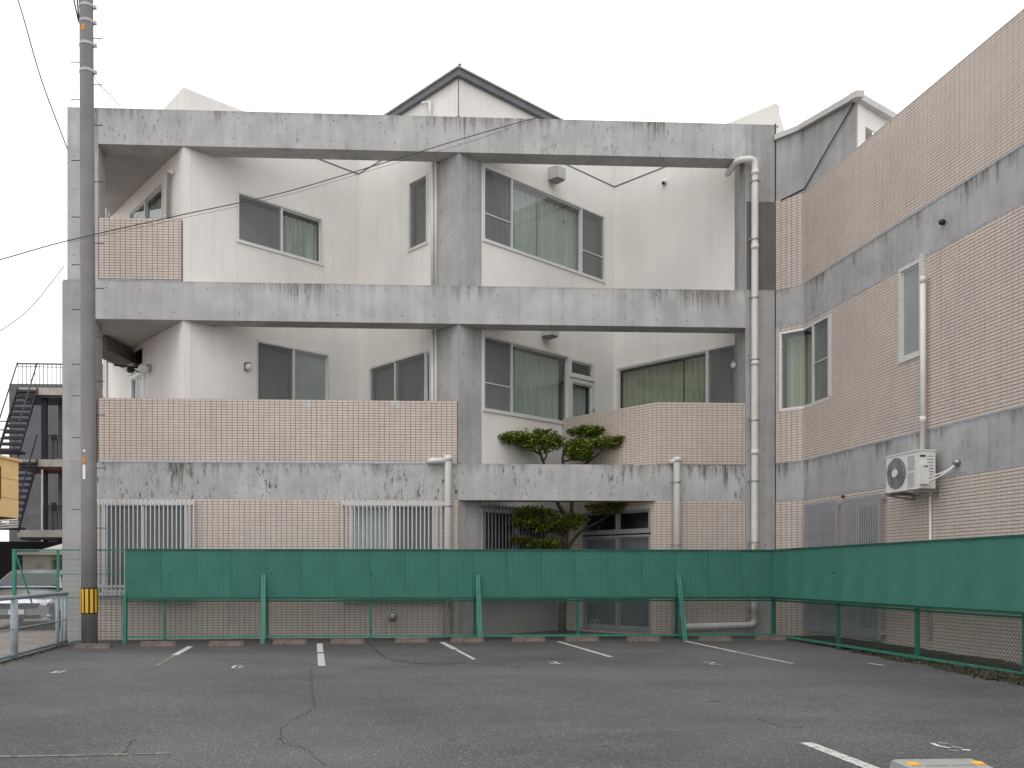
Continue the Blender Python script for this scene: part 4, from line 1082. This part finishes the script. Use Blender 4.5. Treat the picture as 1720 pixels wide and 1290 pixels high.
# ------------------------------------------------------------------ garden tree in the light well
tb = from_d(945, 17.9)
TREE = thing('garden_tree', 'clipped garden tree with layered leaf pads growing through the gap behind the planter beam', 'tree', (tb[0], tb[1], -HC))
def tp(px, py, y): return (ray(px, y), y, fz(px, py, y))
b = MB()
b.tube([tp(945, 1076, 17.85), tp(944, 1040, 17.85), tp(947, 990, 17.85), tp(948, 940, 17.85), tp(950, 900, 17.83), tp(953, 870, 17.8)], [.085, .075, .07, .065, .06, .05], 10)
for pts_, r0, r1 in (([tp(953, 872, 17.8), tp(944, 858, 17.8), tp(937, 845, 17.78), tp(925, 810, 17.75), tp(913, 778, 17.7), tp(909, 765, 17.7), tp(905, 752, 17.7)], .05, .02),
                    ([tp(909, 765, 17.7), tp(893, 754, 17.65), tp(878, 745, 17.6), tp(862, 740, 17.55)], .025, .008),
                    ([tp(911, 775, 17.7), tp(918, 765, 17.72), tp(913, 752, 17.7)], .022, .012),
                    ([tp(953, 872, 17.8), tp(960, 855, 17.8), tp(957, 815, 17.78), tp(946, 780, 17.72), tp(946, 765, 17.7), tp(952, 750, 17.7)], .045, .018),
                    ([tp(952, 795, 17.75), tp(985, 778, 17.7), tp(1002, 765, 17.65), tp(1015, 755, 17.6)], .03, .012),
                    ([tp(946, 775, 17.7), tp(960, 772, 17.65), tp(975, 768, 17.6)], .02, .01),
                    ([tp(949, 935, 17.85), tp(962, 908, 17.8), tp(980, 890, 17.75), tp(1002, 878, 17.7), tp(1025, 864, 17.65)], .045, .012),
                    ([tp(950, 900, 17.83), tp(930, 893, 17.75), tp(905, 885, 17.7), tp(882, 876, 17.6)], .03, .01),
                    ([tp(948, 930, 17.85), tp(925, 922, 17.75), tp(900, 917, 17.7)], .025, .01),
                    ([tp(980, 890, 17.75), tp(1000, 893, 17.6), tp(1008, 884, 17.5)], .012, .006)):
    n = len(pts_); cv = curve(pts_, 5); b.tube(cv, [r0+(r1-r0)*k/(len(cv)-1) for k in range(len(cv))], 8)
b.build('trunk', 'bark', TREE, smooth=True)
def pad(px, py, w, h, y, n, m='leaf', dy=None):
    c = Vector(tp(px, py, y)); s = 1480/y; rx, rz = w/2/s*1.06, h/2/s*1.25; ry = dy or min(.34, rx*.8)
    b = MB(); rnd = random.Random(int(px*7+py))
    lumps = [(Vector((rnd.uniform(-.8, .8)*rx, rnd.uniform(-.7, .7)*ry, rnd.uniform(-.35, .6)*rz)), rnd.uniform(.3, .5)) for _ in range(9)]
    for k in range(int(n*1.5)):
        if rnd.random() < .6:
            lc, lr = rnd.choice(lumps); v = Vector((rnd.gauss(0, 1), rnd.gauss(0, 1), rnd.gauss(0, 1))).normalized()*(rnd.random()**.4)
            p = c+lc+Vector((v.x*rx*lr, v.y*ry*lr*1.2, v.z*rz*lr*1.25))
        else:
            v = Vector((rnd.gauss(0, 1), rnd.gauss(0, 1), rnd.gauss(0, .9))).normalized()*(rnd.random()**.35)
            p = c+Vector((v.x*rx, v.y*ry, v.z*rz))
        L = rnd.uniform(.024, .046); t = Vector((rnd.gauss(0, 1), rnd.gauss(0, 1), rnd.gauss(0, .45))).normalized()
        nn = Vector((rnd.gauss(0, .5), rnd.gauss(-.2, .5), 1)).normalized(); sd = t.cross(nn).normalized()*L*.42
        b.face([p-t*L, p+sd, p+t*L, p-sd])
    return b.build('leaf_pad', m, TREE)
pad(868, 734, 58, 16, 17.6, 1300); pad(857, 741, 40, 12, 17.58, 350); pad(912, 744, 68, 30, 17.66, 2500); pad(900, 738, 40, 16, 17.6, 500, 'leaf_r'); pad(916, 728, 40, 12, 17.66, 300)
pad(982, 725, 58, 18, 17.85, 1700); pad(972, 754, 52, 32, 17.55, 2800); pad(976, 768, 40, 14, 17.6, 500); pad(1016, 743, 56, 18, 17.62, 1500); pad(1034, 747, 30, 14, 17.58, 400, 'leaf_r')
pad(895, 860, 72, 18, 17.7, 1400); pad(880, 875, 60, 22, 17.62, 1400); pad(908, 888, 28, 14, 17.6, 250); pad(955, 876, 70, 24, 17.62, 1900); pad(1028, 853, 90, 22, 17.68, 1900, 'leaf_r'); pad(1040, 850, 50, 16, 17.6, 700)
pad(910, 913, 66, 16, 17.6, 1100); pad(868, 906, 40, 14, 17.62, 350, 'leaf_r'); pad(935, 890, 40, 14, 17.8, 300)
pad(880, 738, 26, 34, 17.68, 200)
# two metal hoops beside the trunk
for px, lb in ((995, 'left thin metal hoop standing at the foot of the glass door behind the fence'), (1003, 'right thin metal hoop standing at the foot of the glass door behind the fence')):
    p = tp(px, 1064, 17.0); b = MB(); z0 = gz(p[0])-.02; h = .3
    b.tube([(p[0]-.035, p[1], z0), (p[0]-.035, p[1], z0+h), (p[0]-.02, p[1], z0+h+.03), (p[0]+.02, p[1], z0+h+.03), (p[0]+.035, p[1], z0+h), (p[0]+.035, p[1], z0)], .006, 6)
    o = b.build('metal_hoop', 'steel'); o['label'] = lb; o['category'] = 'hoop'; o['group'] = 'hoops by the glass door'
# mossy verge under the right fence
b = MB(); rnd = random.Random(3); pp = [(1330, 1075), (1400, 1089), (1450, 1098), (1500, 1109), (1550, 1116), (1600, 1128), (1660, 1141), (1720, 1152), (1800, 1172)]
cols = []
for k in range(len(pp)-1):
    for i in range(6):
        t = i/6; x = pp[k][0]*(1-t)+pp[k+1][0]*t; y = pp[k][1]*(1-t)+pp[k+1][1]*t
        e = Vector(gnd(x, y+rnd.uniform(-2, 2))); cols.append(e)
for k in range(len(cols)-1):
    a, c = cols[k], cols[k+1]
    def up(v, f): q = Vector((v.x+f, v.y, 0)); return (q.x, q.y, gz(q.x)+.006+min(.05, f*.16)+rnd.uniform(0, .01))
    pa = [(v.x, v.y, gz(v.x)+.004) for v in (a, c)]
    r = [[up(v, f) for v in (a, c)] for f in (.15, .4, 1.0)]
    b.face([pa[0], r[0][0], r[0][1], pa[1]]); b.face([r[0][0], r[1][0], r[1][1], r[0][1]]); b.face([r[1][0], r[2][0], r[2][1], r[1][1]])
b.build('verge', 'soil', kind='structure')
rnd = random.Random(5); b = MB()
for k in range(2600):
    i = rnd.randrange(len(cols)); v = cols[i]; f = abs(rnd.gauss(0, .25)); x = v.x+f-.02+rnd.uniform(-.05, .1); y = v.y+rnd.uniform(-.2, .2); z = gz(x)+.005+min(.05, f*.16)
    h = rnd.uniform(.01, .035); an = rnd.random()*6.28; dx, dy = math.cos(an)*.01, math.sin(an)*.01
    b.face([(x-dx, y-dy, z), (x+dx, y+dy, z), (x+rnd.uniform(-.02, .02), y+rnd.uniform(-.02, .02), z+h)])
for k in range(1200):
    y = rnd.uniform(9, 15.6); x = -4.52+abs(rnd.gauss(0, .07)); z = gz(x); h = rnd.uniform(.01, .03); an = rnd.random()*6.28; dx, dy = math.cos(an)*.008, math.sin(an)*.008
    b.face([(x-dx, y-dy, z), (x+dx, y+dy, z), (x+rnd.uniform(-.015, .015), y+rnd.uniform(-.015, .015), z+h)])
o = b.build('weeds', leafmat('weeds', (.02, .024, .010), (.05, .05, .018)), kind='stuff'); o['label'] = 'low weeds and moss along the fence feet'; o['category'] = 'weeds'
# ------------------------------------------------------------------ silver car on the left
def car():
    cx, cy = from_d(28, 19.6); g = -HC-.045
    T = thing('parked_car', 'silver parked car facing the camera behind the pale pipe barrier', 'car', (cx, cy, g))
    ang = math.radians(6); ca, sa = math.cos(ang), math.sin(ang)
    def w(x, y, z): return (cx+x*ca-y*sa, cy+x*sa+y*ca, g+z)       # x across, y back
    # body sections along y: (y, half width at sill, half width at belt, z bottom, z belt/top)
    secs = [(0, .70, .62, .30, .60), (.06, .80, .72, .22, .70), (.25, .85, .78, .18, .78), (.6, .865, .80, .18, .86), (1.15, .865, .81, .18, .95), (2.0, .865, .82, .18, .96), (3.4, .865, .82, .18, .98), (4.0, .86, .78, .2, .98), (4.4, .78, .68, .3, .9)]
    b = MB(); R = []
    for y, a, c, z0, z1 in secs:
        zm = z0+(z1-z0)*.45
        R.append([w(-a*.93, y, z0), w(-a, y, zm), w(-a*.985, y, z0+(z1-z0)*.72), w(-c, y, z1-.03), w(-c*.6, y, z1), w(0, y, z1+.012), w(c*.6, y, z1), w(c, y, z1-.03), w(a*.985, y, z0+(z1-z0)*.72), w(a, y, zm), w(a*.93, y, z0)])
    for k in range(len(R)-1):
        for i in range(10): b.face([R[k][i], R[k][i+1], R[k+1][i+1], R[k+1][i]])
    b.face(R[0]); b.face(R[-1][::-1]); b.build('body', 'carpaint', T, smooth=False)
    b = MB(); # cabin
    cab = [(1.0, .80, .80, .95, .955), (1.75, .80, .60, .95, 1.30), (2.1, .80, .58, .95, 1.375), (3.0, .80, .57, .95, 1.38), (3.6, .79, .55, .95, 1.30), (4.1, .74, .6, .95, .99)]
    Q = [[w(-a, y, z0), w(-c, y, z1-.02), w(-c*.7, y, z1), w(c*.7, y, z1), w(c, y, z1-.02), w(a, y, z0)] for y, a, c, z0, z1 in cab]
    for k in range(len(Q)-1):
        for i in range(5): b.face([Q[k][i], Q[k][i+1], Q[k+1][i+1], Q[k+1][i]])
    b.build('cabin', 'carpaint', T)
    b = MB(); b.face([w(-.70, 1.10, 1.01), w(.70, 1.10, 1.01), w(.55, 1.70, 1.295), w(-.55, 1.70, 1.295)]); b.build('windscreen', 'carglass', T)
    for s in (-1, 1):
        b = MB(); b.face([w(s*.812, 1.35, .985), w(s*.812, 2.45, .985), w(s*.625, 2.45, 1.31), w(s*.63, 1.85, 1.27)]); b.face([w(s*.812, 2.52, .985), w(s*.81, 3.5, .985), w(s*.62, 3.3, 1.28), w(s*.625, 2.52, 1.31)]); b.build('side_window', 'carglass', T)
        b = MB(); b.ball(w(s*.95, 1.35, 1.02), (.1, .05, .065), 10, 8); b.build('wing_mirror', 'carpaint', T, smooth=True)
        b = MB(); b.ball(w(s*.66, .12, .63), (.16, .09, .075), 12, 8); b.build('headlight', 'lamp', T, smooth=True)
        b = MB(); b.ball(w(s*.68, .03, .34), (.07, .05, .04), 10, 6); b.build('fog_light', 'lamp', T, smooth=True)
        for yy in (.8, 3.55):
            b = MB(); b.tube([w(s*.67, yy, .31), w(s*.875, yy, .31)], .31, 20); t_ = b.build('wheel', 'rubber', T)
            b = MB(); b.tube([w(s*.87, yy, .31), w(s*.885, yy, .31)], .2, 16); b.build('rim', 'steel', t_)
    b = MB(); b.hexa([w(-.42, -.03, .50), w(.42, -.03, .50), w(.42, .1, .50), w(-.42, .1, .50), w(-.5, .0, .62), w(.5, .0, .62), w(.5, .1, .62), w(-.5, .1, .62)]); b.build('grille', 'black', T)
    b = MB(); b.hexa([w(-.5, -.025, .27), w(.5, -.025, .27), w(.5, .1, .27), w(-.5, .1, .27), w(-.5, -.02, .36), w(.5, -.02, .36), w(.5, .1, .36), w(-.5, .1, .36)]); b.build('air_intake', 'black', T)
    b = MB(); b.hexa([w(-.165, -.05, .37), w(.165, -.05, .37), w(.165, -.04, .37), w(-.165, -.04, .37), w(-.165, -.05, .48), w(.165, -.05, .48), w(.165, -.04, .48), w(-.165, -.04, .48)]); b.build('number_plate', 'white_paint', T)
car()
# ------------------------------------------------------------------ neighbours on the far left
def D(px, py, d): x, y = from_d(px, d); return (x, y, (HY-py)/F*d)
FB = thing('stair_block', 'old block with rusty open steel stairs and landings at the far left', 'building', (-10, 35, -HC-.1))
xl, xr = -11.65, -5.5; y0 = 34.4
lv = [D(60, 655, 34)[2], D(60, 775, 34)[2], D(60, 893, 34)[2]]
b = MB(); b.box(-10.55, xr, y0+1.5, y0+6, -HC-.1, lv[0]-.25); b.build('wall', 'fargrey', FB)
b = MB(); b.box(-10.7, xr, y0+1.2, y0+6.2, lv[0]-.25, lv[0]-.05); b.build('roof', 'rust', FB)
for k, z in enumerate(lv):
    b = MB(); b.box(xl+ (.0 if k else .0), xr, y0, y0+1.6, z-.22, z+.06); b.build('landing', 'farslab', FB)
    b = MB(); b.box(xl+.1, xr, y0+.05, y0+1.6, z-.32, z-.222); b.build('landing_joist', 'rust' if k == 1 else 'purple', FB)
    for zz in ((.95, 1.0), (.85, .87)):
        b = MB(); b.box(xl+.0 if k == 0 else xl+1.0, xr, y0+.02, y0+.06, z+zz[0], z+zz[1]); b.build('handrail', 'purple', FB)
    xx = xl if k == 0 else xl+1.0; b = MB()
    while xx < xr: b.box(xx, xx+.02, y0+.03, y0+.05, z+.06, z+.95); xx += .16
    b.build('balusters', 'purple', FB, kind='stuff')
for z in lv[1:]:
    x = -10.45
    while x < xr-.4:
        b = MB(); b.box(x, x+.27, y0+.09, y0+.11, z+.1, z+.8); b.build('balustrade_board', 'fargrey', FB); x += .29
    b = MB(); b.box(-9.95, -9.3, y0+1.44, y0+1.5, z+.06, z+1.9); b.build('door', 'shed', FB)
    b = MB(); b.box(-10.5, -10.15, y0+1.0, y0+1.4, z+.06, z+.6); b.build('water_heater', 'farslab', FB)
    b = MB(); b.box(xl+.9, -10.55, y0+1.2, y0+1.3, z-.3, z+1.2); b.build('side_screen', 'purple', FB)
for x in (-10.85, -8.2):
    b = MB(); b.box(x, x+.2, y0+.3, y0+.5, -HC-.1, lv[0]-.3); b.build('steel_column', 'purple', FB)
b = MB(); b.tube([(-10.75, y0+.1, -.2), (-10.75, y0+.1, lv[1]-.3)], .04, 8); b.build('drain_pipe', 'alu', FB)
for z in lv[:2]+[lv[2]]:
    for x in (-10.25,):
        b = MB(); b.box(x, x+.32, y0+1.45, y0+1.5, z-1.55 if z > 3 else z-1.5, z-.95); b.build('window', 'grille_dark', FB)
for f, (za_, zb_2) in enumerate(((lv[0], lv[1]), (lv[1], lv[2]))):
    n = 11
    for k in range(n):
        t = (k+.5)/n; z = za_+(zb_2-za_)*t; y = y0-2.1*t; b = MB(); b.box(xl+.03, xl+.72, y-.15, y+.15, z-.045, z+.045); b.build('stair_tread', 'purple', FB)
    for x in (xl, xl+.74):
        b = MB(); P = [(x-.02, y0, za_-.16), (x+.03, y0, za_-.16), (x+.03, y0-2.1, zb_2-.16), (x-.02, y0-2.1, zb_2-.16)]
        b.hexa([(x-.02, y0-2.1, zb_2-.14), (x+.03, y0-2.1, zb_2-.14), (x+.03, y0, za_-.14), (x-.02, y0, za_-.14), (x-.02, y0-2.1, zb_2+.08), (x+.03, y0-2.1, zb_2+.08), (x+.03, y0, za_+.08), (x-.02, y0, za_+.08)]); b.build('stringer', 'purple', FB)
        b = MB(); b.tube([(x, y0, za_+1.0), (x, y0-2.1, zb_2+1.0)], .03, 6); b.build('stair_rail', 'purple', FB)
    b = MB(); b.box(xl-.1, xl+1.0, y0-3.2, y0-2.1, zb_2-.05, zb_2+.03); b.build('half_landing', 'purple', FB)
    for zz in (.35, .65, .95):
        b = MB(); b.box(xl-.1, xl+1.0, y0-3.2, y0-3.17, zb_2+zz, zb_2+zz+.04); b.build('landing_rail', 'purple', FB)
# near-black block painted as shade inside the carport, cream shed
b = MB(); b.box(-15, xr, y0-.4, y0+1, -HC-.1, lv[2]-.4); b.build('carport_shade', 'dark', FB)
SH = thing('garden_shed', 'small cream shed with one little window behind the parked car', 'shed', D(60, 1010, 27.5))
a = D(38, 960, 27.5); c = D(82, 932, 27.5)
b = MB(); b.box(a[0], c[0], a[1], a[1]+2, -HC-.1, c[2]); b.build('wall', 'shed', SH)
b = MB(); b.box(a[0]-.15, c[0]+.4, a[1]-.2, a[1]+2.1, c[2], c[2]+.1); b.build('roof', 'farslab', SH)
p = D(65, 953, 27.5); b = MB(); b.box(p[0]-.1, p[0]+.1, a[1]-.02, a[1], p[2]-.14, p[2]+.14); b.build('window', 'grille_dark', SH)
b = MB(); b.box(c[0]+.01, c[0]+1.2, a[1]+.4, a[1]+1.8, -HC-.1, c[2]-.15); b.build('side_wall', 'fargrey', SH)
CP = thing('lean_to_roof', 'low pale sloping roof beside the pillar above the parked car', 'roof', D(85, 925, 30))
q = [D(66, 930, 30), D(104, 930, 30), D(104, 908, 31.2), D(84, 916, 31.2)]
b = MB(); i = D(66, 927, 30); j = D(104, 907, 30); b.hexa([(i[0], i[1], i[2]), (j[0]+1.5, i[1], i[2]), (j[0]+1.5, i[1]+1.5, j[2]), (i[0]+.8, i[1]+1.5, j[2]), (i[0], i[1], i[2]+.06), (j[0]+1.5, i[1], i[2]+.06), (j[0]+1.5, i[1]+1.5, j[2]+.06), (i[0]+.8, i[1]+1.5, j[2]+.06)]); b.build('roof_sheet', 'farslab', CP)
b = MB(); b.box(i[0]+.8, i[0]+.88, i[1]+.1, i[1]+.18, -HC-.1, i[2]); b.box(j[0]+1.2, j[0]+1.28, i[1]+.1, i[1]+.18, -HC-.1, i[2]); b.build('post', 'purple', CP)
# ochre house corner
YH = thing('ochre_house', 'ochre yellow clad house corner overhanging at the left edge of the picture', 'house', D(0, 1010, 25))
a1, a2 = from_d(-70, 23.5), from_d(31, 26.4); HP = Pl(a1, a2)
zt_, zb_2 = HP.z(31, 776), HP.z(31, 871)
n = 3
for k in range(n):
    z0, z1 = zb_2+(zt_-zb_2)*k/n, zb_2+(zt_-zb_2)*(k+1)/n; b = MB(); HP.box(b, 0, HP.L, z0+.006, z1-.006, -.2, 0); b.build('cladding_board', 'cream', YH)
b = MB(); HP.box(b, 0, HP.L-.01, zb_2-.0, zt_, -2.4, -.05); b.build('wall', 'rust', YH)
b = MB(); HP.box(b, -.1, HP.L+.08, zt_, zt_+.07, -2.5, .08); b.build('roof', 'cream', YH)
b = MB(); HP.box(b, 0, HP.u(1.5), zb_2+.5, zt_-.25, 0, .01); b.build('window', 'rust', YH)
b = MB(); HP.box(b, 0, HP.L-1.2, -HC-.1, zb_2, -2.2, -.9); b.build('lower_storey', 'dark', YH)  # solid box, its near-black colour stands for shade below the overhang
b = MB()
for k in range(4): b.tube([D(-20, 876+k*4, 28), D(30, 873+k*4, 28)], .03, 6)
b.build('railing', 'alu', YH)
# pale house glimpsed between pillar and wall
b = MB(); b.box(-16, -8.5, 46, 52, -HC-.1, fz(180, 646, 46)); o = b.build('pale_house', 'fargrey'); o['label'] = 'pale house glimpsed in the slit between the left pillar and the white wall'; o['category'] = 'house'
# ------------------------------------------------------------------ lift everything so that the lot lies near z = 0
for o in list(S.objects):
    if o.parent is None: o.location.z += HC
